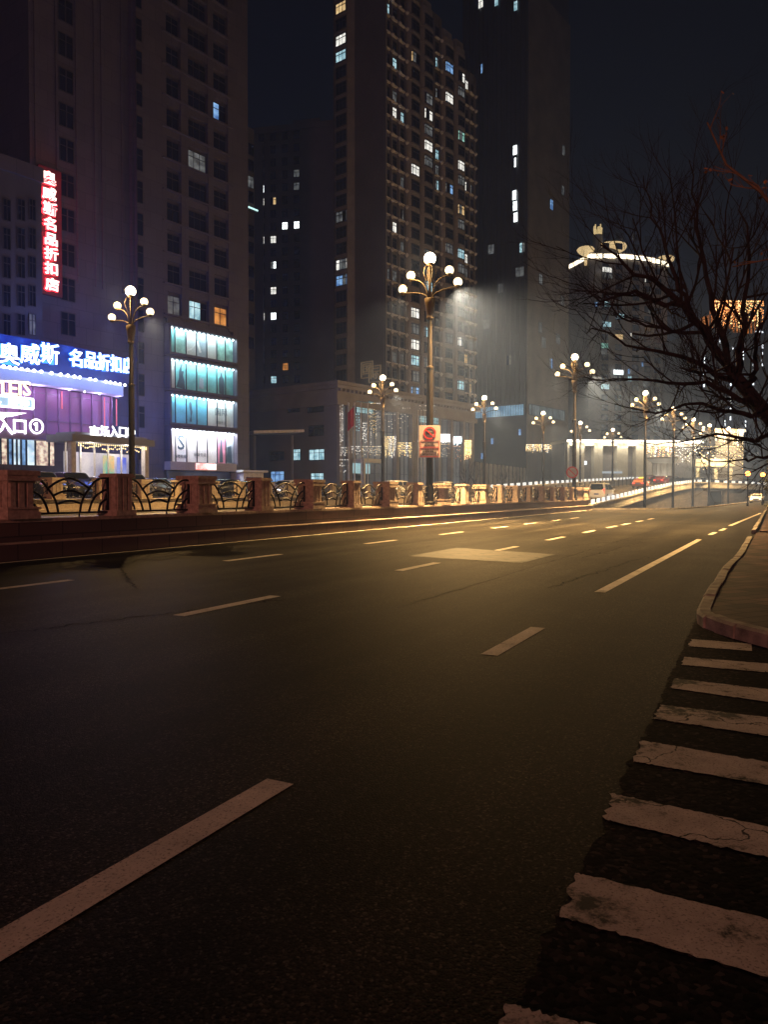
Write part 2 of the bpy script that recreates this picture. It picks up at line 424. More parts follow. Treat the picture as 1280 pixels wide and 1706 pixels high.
for p0, p1 in [((305, 1027), (472, 994)), ((665, 951), (735, 938)), ((832, 917.5), (873, 911)), ((925, 900.5), (957, 895)), ((992, 888), (1015, 884.5)),
               ((1038, 880), (1055, 877)), ((1070, 875), (1083, 872.5)), ((1096, 870), (1107, 868)), ((1120, 866), (1130, 864.3))]: dash(b, p0, p1, -6.5, .19)
for p0, p1 in [((-10, 984.5), (125, 967)), ((378, 935), (478, 924)), ((605, 906), (662, 900)), ((742, 891), (780, 886.5)), ((835, 880.5), (862, 877.5)),
               ((897, 874), (920, 871.5)), ((950, 868.4), (968, 866.5)), ((990, 864.5), (1005, 863))]: dash(b, p0, p1, -10.85, .19)
b.quad(*[road(u, v, .005) for u, v in ((-40, -14.92), (-40, -14.76), (71, -14.76), (71, -14.92))][::1])
tag(b.build('lane_markings', ROAD, M['line']), kind='structure')
b = MB(); b.quad(*[Vector((*xy(G(*p)), .008)) for p in ((680, 927), (870, 938.5), (926, 924), (761, 913))])
b.build('sett_patch', ROAD, M['patch'])
b = MB(); rng = random.Random(3)
def crack(u0, v0, u1, v1, w, n=40, amp=.05):
    L = [road(u0 + (u1 - u0) * i / n, v0 + (v1 - v0) * i / n + (rng.gauss(0, amp)), .0035) for i in range(n + 1)]
    for p, q in zip(L, L[1:]):
        d = (q - p); s_ = Vector((-d.y, d.x, 0)).normalized() * w * rng.uniform(.4, 1.2) / 2
        b.quad(p - s_, q - s_, q + s_, p + s_)
crack(9, -4.4, 70, -4.2, .02, 160, .02); crack(14, -8.7, 70, -8.8, .022, 160, .02); crack(10, -12.9, 70, -12.9, .03, 120, .02)
for u0, v0, u1, v1 in ((16, -6, 21, -3), (22, -5.2, 30, -2.6), (9, -9, 12, -12.5), (18, -4, 25, -3.6), (27, -9, 31, -5), (12, -3.2, 19, -2.7), (5, -7.5, 9, -6.2), (33, -11, 36, -7)): crack(u0, v0, u1, v1, .03, 46, .06)
b.build('tar_seams', ROAD, M['tar'])
seam = [(1161, 1030), (1108, 1150), (1052, 1270), (1005, 1370), (932, 1530), (838, 1706), (740, 1900)]
b = MB(); sm_ = resample([G(*p) for p in seam], 120); pts = [(p.x + random.gauss(0, .012), p.y + random.gauss(0, .012)) for p in sm_] + [(0.2, -3), (14, -3), (16, 6.5), (5.2, 9.9)]
b.add([(p[0], p[1], .004) for p in pts], [tuple(range(len(pts)))])
SIDE = structure('side_road', b, M['asphalt_old'])
b = MB()
for (l0, r0, l1, r1) in [((1152, 1066), (1253, 1074), (1149, 1078), (1254, 1086)), ((1141, 1096), (1280, 1107), (1136, 1109), (1280, 1122)),
                         ((1126, 1132), (1280, 1150), (1118, 1148), (1280, 1171)), ((1101, 1176), (1280, 1197), (1090, 1199), (1280, 1228)),
                         ((1072, 1236), (1280, 1272), (1052, 1270), (1280, 1310)), ((1022, 1325), (1280, 1380), (1007, 1368), (1280, 1432)),
                         ((962, 1458), (1280, 1535), (933, 1530), (1280, 1633)), ((850, 1678), (1100, 1740), (800, 1775), (1100, 1880))]:
    A, B_, C_, D = G(*l0), G(*r0), G(*l1), G(*r1)
    if r0[0] >= 1100 and r0[0] != 1253:
        B_ = A + (B_ - A) * 2.2; D = C_ + (D - C_) * 2.2
    n, mrow = 60, 10                                                  # ragged painted edges, chipped ends
    rag = [random.gauss(0, .008) for _ in range(mrow + 1)]; e0 = [random.gauss(0, .005) for _ in range(n + 1)]; e1 = [random.gauss(0, .005) for _ in range(n + 1)]
    dl = (B_ - A).normalized(); dn = (C_ - A).normalized(); P_ = []
    for r in range(mrow + 1):
        a, c = A.lerp(C_, r / mrow) + dl * rag[r], B_.lerp(D, r / mrow)
        P_.append([a.lerp(c, (i / n) ** 1.6) + dn * (e0[i] if r == 0 else e1[i] if r == mrow else 0) for i in range(n + 1)])
    b.add([(p.x, p.y, .009) for L_ in P_ for p in L_], [(r * (n + 1) + i, (r + 1) * (n + 1) + i, (r + 1) * (n + 1) + i + 1, r * (n + 1) + i + 1) for r in range(mrow) for i in range(n)])
tag(b.build('crosswalk_stripes', SIDE, M['zebra']), kind='structure')

# right-hand pavement with a kerb of separate stones round the corner
kp = [G(px, py, .15) for px, py in ((1420, 1098), (1340, 1072), (1280, 1055), (1225, 1041), (1192, 1031), (1174, 1025), (1164, 1018), (1163, 1009), (1172, 990), (1205, 942))]
kp = [Vector((p.x, p.y, 0)) for p in kp] + [road(u, -.78) for u in (19, 23, 26.5)]
inner = []
for i, p in enumerate(kp):
    t = (kp[min(i + 1, len(kp) - 1)] - kp[max(i - 1, 0)]).normalized()
    inner.append(p + Vector((t.y, -t.x, 0)) * .14)
b = MB(); b.prism([xy(p) for p in inner] + [xy(road(26.5, 1)), xy(road(26.5, 13)), (20, 4)], -.2, .12)
b.prism([xy(road(26.51, -.6)), xy(road(31.5, -.6)), xy(road(31.5, 13)), xy(road(26.51, 13))], -.2, .06)
b.prism([xy(road(31.51, -.5)), xy(road(220, -.5)), xy(road(220, 16)), xy(road(31.51, 16))], -.2, .12)
structure('pavement', b, M['pavement'])
b = MB()
def kerb_run(pts, w=.15, h=.15, stone=.8):
    out = []
    for a, c in zip(pts, pts[1:]):
        L_ = (c - a).length; n = max(1, round(L_ / stone))
        for i in range(n):
            p, q = a.lerp(c, i / n), a.lerp(c, (i + 1) / n); d = (q - p).normalized(); s = Vector((d.y, -d.x, 0)) * w
            p = p + d * .012; q = q - d * .012; hz = h + random.uniform(-.012, .012); k_ = s.normalized() * random.uniform(-.012, .012); p = p + k_; q = q + k_ + s.normalized() * random.uniform(-.01, .01)
            ch = .03; sn = s.normalized()
            vs = [p + Vector((0, 0, -.1)), q + Vector((0, 0, -.1)), q + Vector((0, 0, hz - ch)), p + Vector((0, 0, hz - ch)),
                  p + sn * ch + Vector((0, 0, hz)), q + sn * ch + Vector((0, 0, hz)), p + s + Vector((0, 0, hz)), q + s + Vector((0, 0, hz)),
                  p + s + Vector((0, 0, -.1)), q + s + Vector((0, 0, -.1))]
            b.add(vs, [(0, 1, 2, 3), (3, 2, 5, 4), (4, 5, 7, 6), (6, 7, 9, 8), (0, 3, 4, 6, 8), (1, 9, 7, 5, 2)])
kerb_run(kp)
kerb_run([road(31.5, -.78), road(60, -.78), road(120, -.78), road(220, -.78)], stone=1.5)
structure('kerb', b, M['kerb'])

# raised plaza beyond the ramp, and the ramp itself
def rp(px, py, v=None, Z=None):
    if Z is None:
        u = u_of(px, v); Z = u * RC - v * RS
    return P(px, py, Z)
NR = [rp(984, 833, -15.3), rp(1030, 823.5, -15.1), rp(1074, 813, -14.9), rp(1123, 803, -14.0), rp(1160, 799, -12.8), rp(1220, 801, Z=143), rp(1280, 804, Z=151),
      Vector((97, 165, 3.4)), Vector((150, 176, 3.2))]
FR = [rp(813, 808, -32), rp(900, 802, -30.6), rp(980, 798, -28.6), rp(1057, 794.5, -26), Vector((72, 174, 4.6)), Vector((104, 189, 4.5)), Vector((150, 200, 4.3))]
DROP = .62
nn = 30
nr, fr_ = resample(NR, nn), resample([road(71.6, -31.3, 1.4)] + FR, nn)
b = MB()
st = [(road(-40, -16.3, .5), road(-40, -31.3, .5)), (road(60, -16.3, .5), road(60, -31.3, .5))]
st += [(Vector((a.x, a.y, a.z - DROP)), Vector((c.x, c.y, max(.5, c.z - 1.0)))) for a, c in zip(nr, fr_)]
vs = [p for q in st for p in q]
b.add(vs, [(2 * i, 2 * i + 2, 2 * i + 3, 2 * i + 1) for i in range(len(st) - 1)])
DECK = structure('ramp_road', b, M['asphalt_deck'])
b = MB()
for k in range(-3, 40):
    for f in (.33, .66):
        u0 = k * 6.0
        if u0 > 60: continue
        v = -16.3 - 15 * f
        b.quad(road(u0, v - .07, .506), road(u0, v + .07, .506), road(u0 + 3, v + .07, .506), road(u0 + 3, v - .07, .506))
b.build('ramp_lines', DECK, M['line'])
frp = [xy(p) for p in FR]
b = MB(); b.prism([xy(road(-40, -31.9)), xy(road(91, -31.9))] + frp + [(330, 300), (330, 520), (-330, 520), (-330, -50)], -1.52, 1.2)
structure('plaza', b, M['plaza'])
b = MB()
for v0, z1 in ((-31.2, .72), (-31.55, .96), (-31.9, 1.203)):
    q = [road(-40, v0), road(91, v0), road(91, v0 - 1.6), road(-40, v0 - 1.6)]
    b.prism([xy(p) for p in q], .3, z1)
structure('plaza_steps', b, M['granite_yellow'])

# ------------------------------------------------------------------ roadside wall, pillars and iron panels
w = thing('roadside_wall', 'long dark granite wall with a stepped foot below the balustrade', 'wall', road(20, -15.5))
w.rotation_euler = (0, 0, pi / 2 - TH)                                # local x along the road, local -y towards it
b = MB(); b.box(-60, 51.6, -.5, .9, -1.5, .37); b.build('wall_foot', w, M['granite_dark'])
b = MB(); b.box(-60, 51.6, -.18, .78, .37, .84); b.build('wall_face', w, M['granite_dark'])
b = MB(); b.box(-60, 51.6, -.24, .86, .84, .92); b.box(-60, 51.6, -.52, -.182, .371, .40); b.build('coping', w, M['granite'])

def pillar_meshes():
    out = {}
    for kind in ('wide', 'slim'):
        b = MB()
        if kind == 'wide': parts = [(.43, 0, .16), (.40, .16, .22), (.44, .22, .27)]; hw, z0, z1 = .34, .27, .82
        else: parts = [(.35, 0, .14)]; hw, z0, z1 = .29, .14, 1.0
        for r, a, c in parts: b.box(-r, r, -r, r, a, c)
        base = b.mesh('base')
        b = MB(); g = hw / 3.0                                        # fluted shaft: proud strips on a core
        b.box(-hw + .03, hw - .03, -hw + .03, hw - .03, z0, z1)
        for k in (-1, 0, 1):
            for s in (-1, 1):
                c0 = k * 2 * g * .98
                b.box(c0 - g * .62, c0 + g * .62, s * (hw - .031), s * hw, z0, z1)
                b.box(s * (hw - .031), s * hw, c0 - g * .62, c0 + g * .62, z0, z1)
        shaft = b.mesh('shaft')
        b = MB()
        if kind == 'wide':
            b.box(-.36, .36, -.36, .36, .82, .86); b.box(-.44, .44, -.44, .44, .86, .93); b.box(-.39, .39, -.39, .39, .93, .99); b.box(-.43, .43, -.43, .43, .99, 1.10)
        else:
            b.box(-.33, .33, -.33, .33, 1.0, 1.05); b.box(-.30, .30, -.30, .30, 1.05, 1.10)
        out[kind] = (base, shaft, b.mesh('cap'))
        for me in out[kind]: me.materials.append(M['granite'])
    return out
PM = pillar_meshes()
PMY = {k: [me.copy() for me in v] for k, v in PM.items()}
for v in PMY.values():
    for me in v: me.materials[0] = M['granite_yellow']
def pillar(kind, u, v, z, label, group, ms):
    t = thing('stone_pillar', label, 'pillar', road(u, v, z), pi / 2 - TH, group)
    for nm, me in zip(('base', 'shaft', 'cap'), ms[kind]): obj(nm, me, t)
    return t
def panel_mesh(Lp, r=.029):
    """iron panel of overlapping arcs between two pillars, local x from 0 to Lp"""
    b = MB(); b.smooth = True; c = Lp / 2; H = .98
    b.bar((0, 0, .1), (Lp, 0, .1), .05, .05)
    for x in (.03, Lp - .03): b.bar((x, 0, .0), (x, 0, 1.0), .05, .06, (0, 1, 0))
    b.bar((c + .3, 0, 0), (c + .3, 0, .1), .03, .03, (0, 1, 0))
    def curve(p0, p1, bow, n=9):
        pts = []
        for i in range(n):
            t = i / (n - 1); x = p0[0] + (p1[0] - p0[0]) * t; z = p0[1] + (p1[1] - p0[1]) * t
            k = sin(pi * t) * bow; dx, dz = p1[0] - p0[0], p1[1] - p0[1]; L_ = hypot(dx, dz)
            pts.append((x - dz / L_ * k, 0, z + dx / L_ * k))
        b.tube(pts, r, 6)
    for s in (1, -1):
        X = lambda f: c + s * (f - .5) * Lp
        B = lambda f0, z0, f1, z1, bow: curve((X(f0), z0), (X(f1), z1), -bow * s)
        B(.135, .1, .03, .43, .07)                                     # short rib into the pillar
        B(.26, .1, .03, .68, .13)                                      # middle rib
        B(.37, .1, .25, .70, .07)                                     # long rib up to the crossing
        B(.25, .70, .03, .98, .09)                                     # upper quarter arc falling from the pillar head
    curve((c - .13 * Lp, .33), (c + .13 * Lp, .33), .07)
    curve((c - .19 * Lp, .52), (c + .19 * Lp, .52), .13)
    curve((c - .25 * Lp, .70), (c + .25 * Lp, .70), .25, 13)
    return b.mesh('iron_panel')
U0, PIT = 11.78, 3.15
pan = {}
def panel(u0, u1, v, z, label, group, name='iron_panel'):
    L_ = round(u1 - u0, 2)
    if L_ not in pan: pan[L_] = panel_mesh(L_); pan[L_].materials.append(M['iron'])
    o = obj(name, pan[L_], None); o.location = road(u0, v, z); o.rotation_euler = (0, 0, pi / 2 - TH)
    return tag(o, label, 'railing', group)
NP = 19
for i in range(-1, NP):
    kind = 'wide' if i % 2 == 0 else 'slim'
    n = ORD[i] if i >= 0 else 'the one cut off by the picture edge,'
    pillar(kind, U0 + i * PIT, -15.55, .92,
           ('broad red granite pillar with moulded cap on the roadside wall, %s along from left' if kind == 'wide' else 'slim fluted red granite pillar on the roadside wall, %s along from left') % n if i >= 0 else 'slim fluted red granite pillar hidden beyond the left picture edge',
           'pillars of the roadside balustrade', PM)
    hw0, hw1 = (.34, .29) if kind == 'wide' else (.29, .34)
    if i < NP - 1:
        panel(U0 + i * PIT + hw0, U0 + (i + 1) * PIT - hw1, -15.55, .92, ('black iron panel of overlapping arcs on the roadside wall, %s gap from left' % n) if i >= 0 else 'black iron arc panel on the roadside wall, cut off by left picture edge', 'iron panels of the roadside balustrade')
t = pillar('wide', 70.9, -15.5, .92, 'broad dark pillar closing the far end of the roadside balustrade', 'pillars of the roadside balustrade', PM)
panel(U0 + (NP - 1) * PIT + .34, 70.9 - .34, -15.55, .92, 'short black iron panel beside the balustrade end pillar', 'iron panels of the roadside balustrade')
for i in range(-2, 21):
    kind = 'slim' if i % 2 else 'wide'; u = 27.15 + i * 3.05
    pillar(kind, u, -32.7, 1.2, '%s buff stone pillar of the rear balustrade across the ramp, %s along from left' % ('slim' if i % 2 else 'broad', ORD[i + 2]),
           'pillars of the rear balustrade', PMY)
    hw0, hw1 = (.29, .34) if kind == 'slim' else (.34, .29)
    if i < 20: panel(u + hw0, u + 3.05 - hw1, -32.7, 1.2, 'black iron arc panel of the rear balustrade, %s gap from left' % ORD[i + 2], 'iron panels of the rear balustrade')

# ------------------------------------------------------------------ ramp parapets with blocks of light, retaining wall and portal
M['railglow'] = em('rail light', (.93, .97, 1.0), .95)
def parapet(pts, label, below, glow, thick=.3, skip_u=None, lamp_mat=M['railglow']):
    t = thing('ramp_parapet', label, 'parapet', pts[0] - Vector((0, 0, 2)))
    o = pts[0] - Vector((0, 0, 2)); b = MB(); c2 = MB()
    for a, c in zip(pts, pts[1:]):
        a, c = a - o, c - o; d = Vector((c.x - a.x, c.y - a.y, 0)).normalized(); s = Vector((d.y, -d.x, 0)) * thick / 2
        def slab(mb, k, zt, zb):
            q = [a - s * k, a + s * k, c + s * k, c - s * k]
            mb.add([(p.x, p.y, p.z + zb) for p in q] + [(p.x, p.y, p.z + zt) for p in q],
                   [(0, 3, 2, 1), (4, 5, 6, 7), (0, 1, 5, 4), (1, 2, 6, 5), (2, 3, 7, 6), (3, 0, 4, 7)])
        slab(b, 1, -.42, -below); slab(c2, 1.5, -.40, -.55); slab(c2, 1.3, -1.25, -1.4)
    b.build('parapet_wall', t, M['concrete']); c2.build('ledge', t, M['concrete'])
    # blocks of light: one mesh, many parts
    L_ = sum((c - a).length for a, c in zip(pts, pts[1:])); n = min(glow, int(L_ / 2.3))
    rs = resample(pts, n + 1)
    me = None
    for k in range(n):
        a, c = rs[k] - o, rs[k + 1] - o
        if me is None:
            mb = MB(); mb.box(-.5, .5, -.07, .07, -.2, .2); me = mb.mesh('rail_light'); me.materials.append(lamp_mat)
        q = obj('rail_light', me, t); d = c - a; q.location = (a + c) / 2 - Vector((0, 0, .2))
        q.rotation_euler = (0, -atan2(d.z, hypot(d.x, d.y)), atan2(d.y, d.x))
    return t
parapet(NR[:7] + NR[7:8], 'near concrete ramp parapet topped with white light blocks above the stone wall', 1.5, 70)
parapet(FR[:5], 'far ramp parapet topped with white light blocks behind the traffic', 3.0, 50)
# retaining wall under the near parapet, with a dark underpass portal
t = thing('retaining_wall', 'dark coursed retaining wall below the curving ramp parapet', 'wall', NR[0].xy.to_3d())
o = NR[0].xy.to_3d(); b = MB(); pb = MB(); fine = resample(NR, 160)
def pxx(p): return proj((p.x, p.y, 1.0))[0]
seg = [(a, c, 1183 <= pxx((a + c) / 2) <= 1206) for a, c in zip(fine, fine[1:])]
for a, c, hole in seg:
    d = Vector((c.x - a.x, c.y - a.y, 0)).normalized(); s = Vector((d.y, -d.x, 0)); A, C = a - o - s * .1, c - o - s * .1
    zt0, zt1 = a.z - 1.35, c.z - 1.35
    z0 = 1.9 if hole else -1.5
    q = [A, C, C - s * .6, A - s * .6]; zt = [zt0, zt1, zt1, zt0]
    if zt0 > z0:
        b.add([(p.x, p.y, z0) for p in q] + [(p.x, p.y, z) for p, z in zip(q, zt)], [(0, 3, 2, 1), (4, 5, 6, 7), (0, 1, 5, 4), (1, 2, 6, 5), (2, 3, 7, 6), (3, 0, 4, 7)])
b.build('wall_blocks', t, M['wall_block'])
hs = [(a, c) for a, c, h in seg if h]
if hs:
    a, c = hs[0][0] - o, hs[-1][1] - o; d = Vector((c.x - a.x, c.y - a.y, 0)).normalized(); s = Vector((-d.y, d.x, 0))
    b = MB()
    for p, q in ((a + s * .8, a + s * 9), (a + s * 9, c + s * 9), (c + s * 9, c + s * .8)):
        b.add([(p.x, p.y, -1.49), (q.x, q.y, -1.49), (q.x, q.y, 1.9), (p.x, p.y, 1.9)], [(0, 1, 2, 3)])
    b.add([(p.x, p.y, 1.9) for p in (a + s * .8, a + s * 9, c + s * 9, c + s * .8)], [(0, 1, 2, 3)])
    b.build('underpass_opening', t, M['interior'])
# divider fence in the middle of the ramp
t = thing('divider_fence', 'low black divider fence in the middle of the ramp road', 'fence', (0, 0, 0))
b = MB(); rail = MB(); mid = [(a + c) / 2 for a, c in zip(nr, fr_)]; mid = [Vector((p.x, p.y, (a.z - DROP + max(.5, c.z - 1)) / 2)) for p, a, c in zip(mid, nr, fr_)][1:20]
ms = resample(mid, 46)
for k, p in enumerate(ms): b.bar(p, p + Vector((0, 0, 1.15)), .12, .12, (0, 1, 0))
for a, c in zip(ms[14:], ms[15:]):
    rail.bar(a + Vector((0, 0, 1.0)), c + Vector((0, 0, 1.0)), .05, .06); rail.bar(a + Vector((0, 0, .55)), c + Vector((0, 0, .55)), .04, .75)
b.build('post', t, M['iron']); rail.build('panel', t, M['iron'])

# ------------------------------------------------------------------ street lamps
b = MB(); b.smooth = True; b.ball((0, 0, 0), .30, 16, 10); GLB = b.mesh('globe'); GLB.materials.append(M['globe'])
b = MB(); b.smooth = True; b.ball((0, 0, 0), .22, 14, 8); GLS = b.mesh('globe'); GLS.materials.append(M['globe_small'])
b = MB(); b.smooth = True
b.lathe([(.10, -3.05), (.17, -3.0), (.19, -2.93), (.15, -2.88), (.16, -2.8), (.20, -2.55), (.25, -2.25), (.27, -2.0), (.25, -1.98), (.12, -2.0)], 16)
VASE = b.mesh('vase'); VASE.materials.append(M['vase'])
def arm_mesh(x1, z1):
    b = MB(); b.smooth = True; s = 1 if x1 > 0 else -1; pts = []
    for i in range(11):
        t = i / 10; pts.append((s * .12 + (x1 - s * .12) * t ** 1.9, 0, -2.0 + (z1 - .22 + 2.0) * (1 - (1 - t) ** 1.9)))
    pts.append((x1, 0, z1 - .18)); b.tube(pts, .035, 6)
    b.lathe([(.05, -.3), (.12, -.24), (.14, -.17), (.05, -.16)], 10, (x1, 0, z1))
    me = b.mesh('arm'); me.materials.append(M['gilt']); return me
ARMS = [(x, z, arm_mesh(x, z)) for x, z in ((-1.05, -.72), (1.05, -.72), (-1.5, -1.35), (1.5, -1.35))]
b = MB(); b.smooth = True
for k in range(4):
    a = pi / 4 + k * pi / 2
    b.tube([(cos(a) * .13, sin(a) * .13, -2.0), (cos(a) * .14, sin(a) * .14, -1.2), (cos(a) * .34, sin(a) * .34, -.72), (cos(a) * .26, sin(a) * .26, -.45), (cos(a) * .1, sin(a) * .1, -.36)], .02, 5)
b.tube([(0, 0, -2.0), (0, 0, -.3)], .05, 8); b.lathe([(.05, -.4), (.16, -.32), (.18, -.24), (.05, -.22)], 12)
STEM = b.mesh('stem'); STEM.materials.append(M['gilt'])
TOP = 13.2
LAMP_COL = (1.0, .60, .22)
PW = 45000.0
def downlight(loc, power, t, tilt):
    o = light('lamp_light', 'SPOT', loc, power, LAMP_COL, t); o.data.spot_size = radians(140); o.data.spot_blend = 1.0; o.rotation_euler = (0, tilt, 0); return o
def lamp(u, v, base, label, group, power=PW, n_l=1, top=TOP, side=.5, left=.5):
    t = thing('street_lamp', label, 'street lamp', road(u, v, base), -TH, group)  # local x across the road
    H = top - base; b = MB()
    zc = H - 5.5
    b.lathe([(.28, 0), (.28, .12), (.22, .2), (.2, .9), (.175, 1.0), (.165, zc), (.19, zc + .02), (.19, zc + .12), (.125, zc + .16), (.105, H - 3.02)], 24)
    b.build('pole', t, M['pole'])
    for nm, me in (('vase', VASE), ('stem', STEM)): obj(nm, me, t).location = (0, 0, H)
    obj('globe', GLB, t).location = (0, 0, H)
    for x, z, me in ARMS:
        obj('arm', me, t).location = (0, 0, H); obj('globe', GLS, t).location = (x, 0, H + z)
    if n_l == 2:                                                       # the outer globes are hooded and throw their light down
        for x in (-1.5, 1.5): downlight((x, 0, H - 1.62), power * (side if x > 0 else left), t, -.36 if x > 0 else .36)
        light('lamp_light', 'POINT', (-.6, -.5, H - .4), power * .032, LAMP_COL, t, .2)
    elif n_l:
        downlight((1.5, 0, H - 1.62), power, t, -.2); light('lamp_light', 'POINT', (-.6, -.5, H - .4), power * .032, LAMP_COL, t, .2)
    return t
def uvZ(px, Z): return uv(Vector(((px - 640) / F * Z, Z, 0)))
g1, g2 = 'lamps along the roadside wall', 'lamps of the far row'
u, v = uvZ(716, 38.6); LAMP1 = lamp(u, v, .92, 'tallest five-globe street lamp, carrying the red no-trucks sign', g1, PW, 2, side=4.6)
u, v = uvZ(957, 66.4); lamp(u, v, .92, 'five-globe street lamp with a round red sign at the balustrade end', g1, PW, 2, side=3.4)
for k, (px, Z) in enumerate(((1075, 90), (1122, 107), (1155, 122), (1182, 133), (1214, 139))):
    u, v = uvZ(px, Z); lamp(u, v, -1.5, 'five-globe street lamp before the ramp wall, %s one beyond the balustrade' % ORD[k], g1, PW * (2.6 if k < 3 else 1.2), 1)
for px, Z, bz, lab, p in ((220, 44.8, 1.2, 'five-globe street lamp in front of the blue shop sign', 1), (638, 78.2, 1.2, 'five-globe street lamp in front of the podium glass and light strings', 1),
                          (807, 94.6, 1.2, 'five-globe street lamp just right of the podium corner', 1), (905, 112.6, 1.6, 'five-globe street lamp before the brown tower base', .8),
                          (967, 128, 2.6, 'five-globe street lamp before the left end of the lit colonnade', .6), (1021, 142, 3.2, 'five-globe street lamp before the middle of the lit colonnade', .6),
                          (1158, 178, 3.2, 'small five-globe street lamp left of the distant footbridge', 0), (1181, 190, 3.2, 'small five-globe street lamp before the distant footbridge', 0)):
    u, v = uvZ(px, Z); lamp(u, v, bz, lab, g2, PW * p, 2 if px == 220 else (1 if p else 0), 13.2 if Z < 150 else 11.5, .6, .12)
# orange globes on the right pavement
for px, py, Z, lab in ((1247, 789, 92, 'small orange globe lamp under the bare tree on right'), (1272, 791, 100, 'smaller orange globe lamp right beside the picture edge')):
    p = P(px, py, Z); t = thing('globe_lamp', lab, 'street lamp', (p.x, p.y, 0), 0, 'orange globe lamps')
    b = MB(); b.smooth = True; b.ball((0, 0, p.z), .3, 14, 8); b.build('globe', t, M['globe_orange'])
    b = MB(); b.smooth = True; b.lathe([(.14, 0), (.12, .3), (.06, .4), (.05, p.z - .35), (.13, p.z - .28)], 10); b.build('pole', t, M['pole'])
    light('lamp_light', 'POINT', (0, -.5, p.z + .1), 500, (1, .4, .1), t, .2)
# sodium lamp of the near pavement, standing behind the photographer
SOD = road(-45, 6.5)
t = thing('sodium_lamp', 'tall sodium street lamp on the near pavement behind the viewer', 'street lamp', SOD)
b = MB(); b.smooth = True; b.lathe([(.16, 0), (.14, 1), (.08, 9.0)], 10); b.tube([(0, 0, 9), (-.3, 0, 9.6), (-1.6, .2, 9.9)], .05, 6); b.build('pole', t, M['pole'])
b = MB(); b.box(-2.2, -1.5, .02, .38, 9.8, 9.95); b.build('lamp_head', t, M['pole'])
SODL = light('lamp_light', 'POINT', (-1.85, .2, 9.6), 40000, (1.0, .33, .24), t, .15)
# ------------------------------------------------------------------ road signs
M['sign_white'] = mat('sign face', (.44, .36, .38), .45, .08, 6)  # white face tinted grey-pink: the reddish lamp light is put into the colour
M['sign_red'] = mat('sign red', (.55, .02, .02), .4, .1, 6)
M['sign_black'] = mat('sign black', (.02, .02, .02), .5, .1, 6)
lp = LAMP1.location
tgt = Vector((0, 0, 0)); d = Vector((lp.x, lp.y, 0)).normalized(); rz = atan2(d.y, d.x) - pi / 2
cpos = P(714.5, 735.5, (lp - d * .24).y)
t = thing('road_sign', 'pink-lit white no-trucks sign with black lettering, fixed to the tallest lamp post', 'road sign', (lp.x - d.x * .24, lp.y - d.y * .24, cpos.z), rz)
b = MB(); b.box(-.53, .53, 0, .02, -.8, .8); b.build('plate', t, M['sign_white'])
b = MB()
for z0, z1 in ((-.76, -.305), (-.275, .04)):
    for a in ((-.47, .47, z0, z0 + .018), (-.47, .47, z1 - .018, z1), (-.47, -.452, z0, z1), (.452, .47, z0, z1)): b.box(a[0], a[1], -.006, -.002, a[2], a[3])
b.build('border', t, M['sign_red'])
b = MB(); b.disc((0, -.003, .42), .31, t=.006, n=32, r_in=.25)
b.m = Matrix.Translation((0, 0, .42)) @ Matrix.Rotation(radians(40), 4, 'Y'); b.box(-.26, .26, -.014, -.009, -.022, .022); b.m = Matrix()
b.build('prohibition_ring', t, M['sign_red'])
b = MB(); b.box(-.19, .05, -.008, -.003, .38, .50); b.box(.06, .18, -.008, -.003, .38, .46); b.box(.07, .13, -.008, -.003, .46, .49)
for x in (-.13, -.05, .12): b.disc((x, -.003, .37), .04, t=.006, n=14)
b.build('truck_symbol', t, M['sign_black'])
rows = [('6:30-9:30', -.08, .12), ('16:30-19:30', -.20, .12), ('6:30-19:30', -.38, .10), ('黄标车无标车', -.51, .12), ('低速载货汽车三轮车', -.65, .105)]
obj('lettering', join_meshes('lettering', [text_mesh('x', s, sz, M['sign_black'], .003, .003, m=Matrix.Translation((0, -.006, z))) for s, z, sz in rows]), t)
p = P(954, 787, 65.6); t = thing('road_sign', 'round pale red-rimmed prohibition sign on the lamp post beside the ramp', 'road sign', p, -atan2(p.x, p.y))
b = MB(); b.disc((0, 0, 0), .5, t=.03, n=28); b.build('plate', t, M['sign_white'])
b = MB(); b.disc((0, -.034, 0), .5, t=.006, n=28, r_in=.39); b.m = Matrix.Rotation(radians(45), 4, 'Y'); b.box(-.42, .42, -.048, -.043, -.04, .04); b.m = Matrix()
b.build('prohibition_ring', t, M['sign_red'])
b = MB(); b.box(-.05, .05, .0, .6, -.04, .04); b.build('bracket', t, M['pole'])

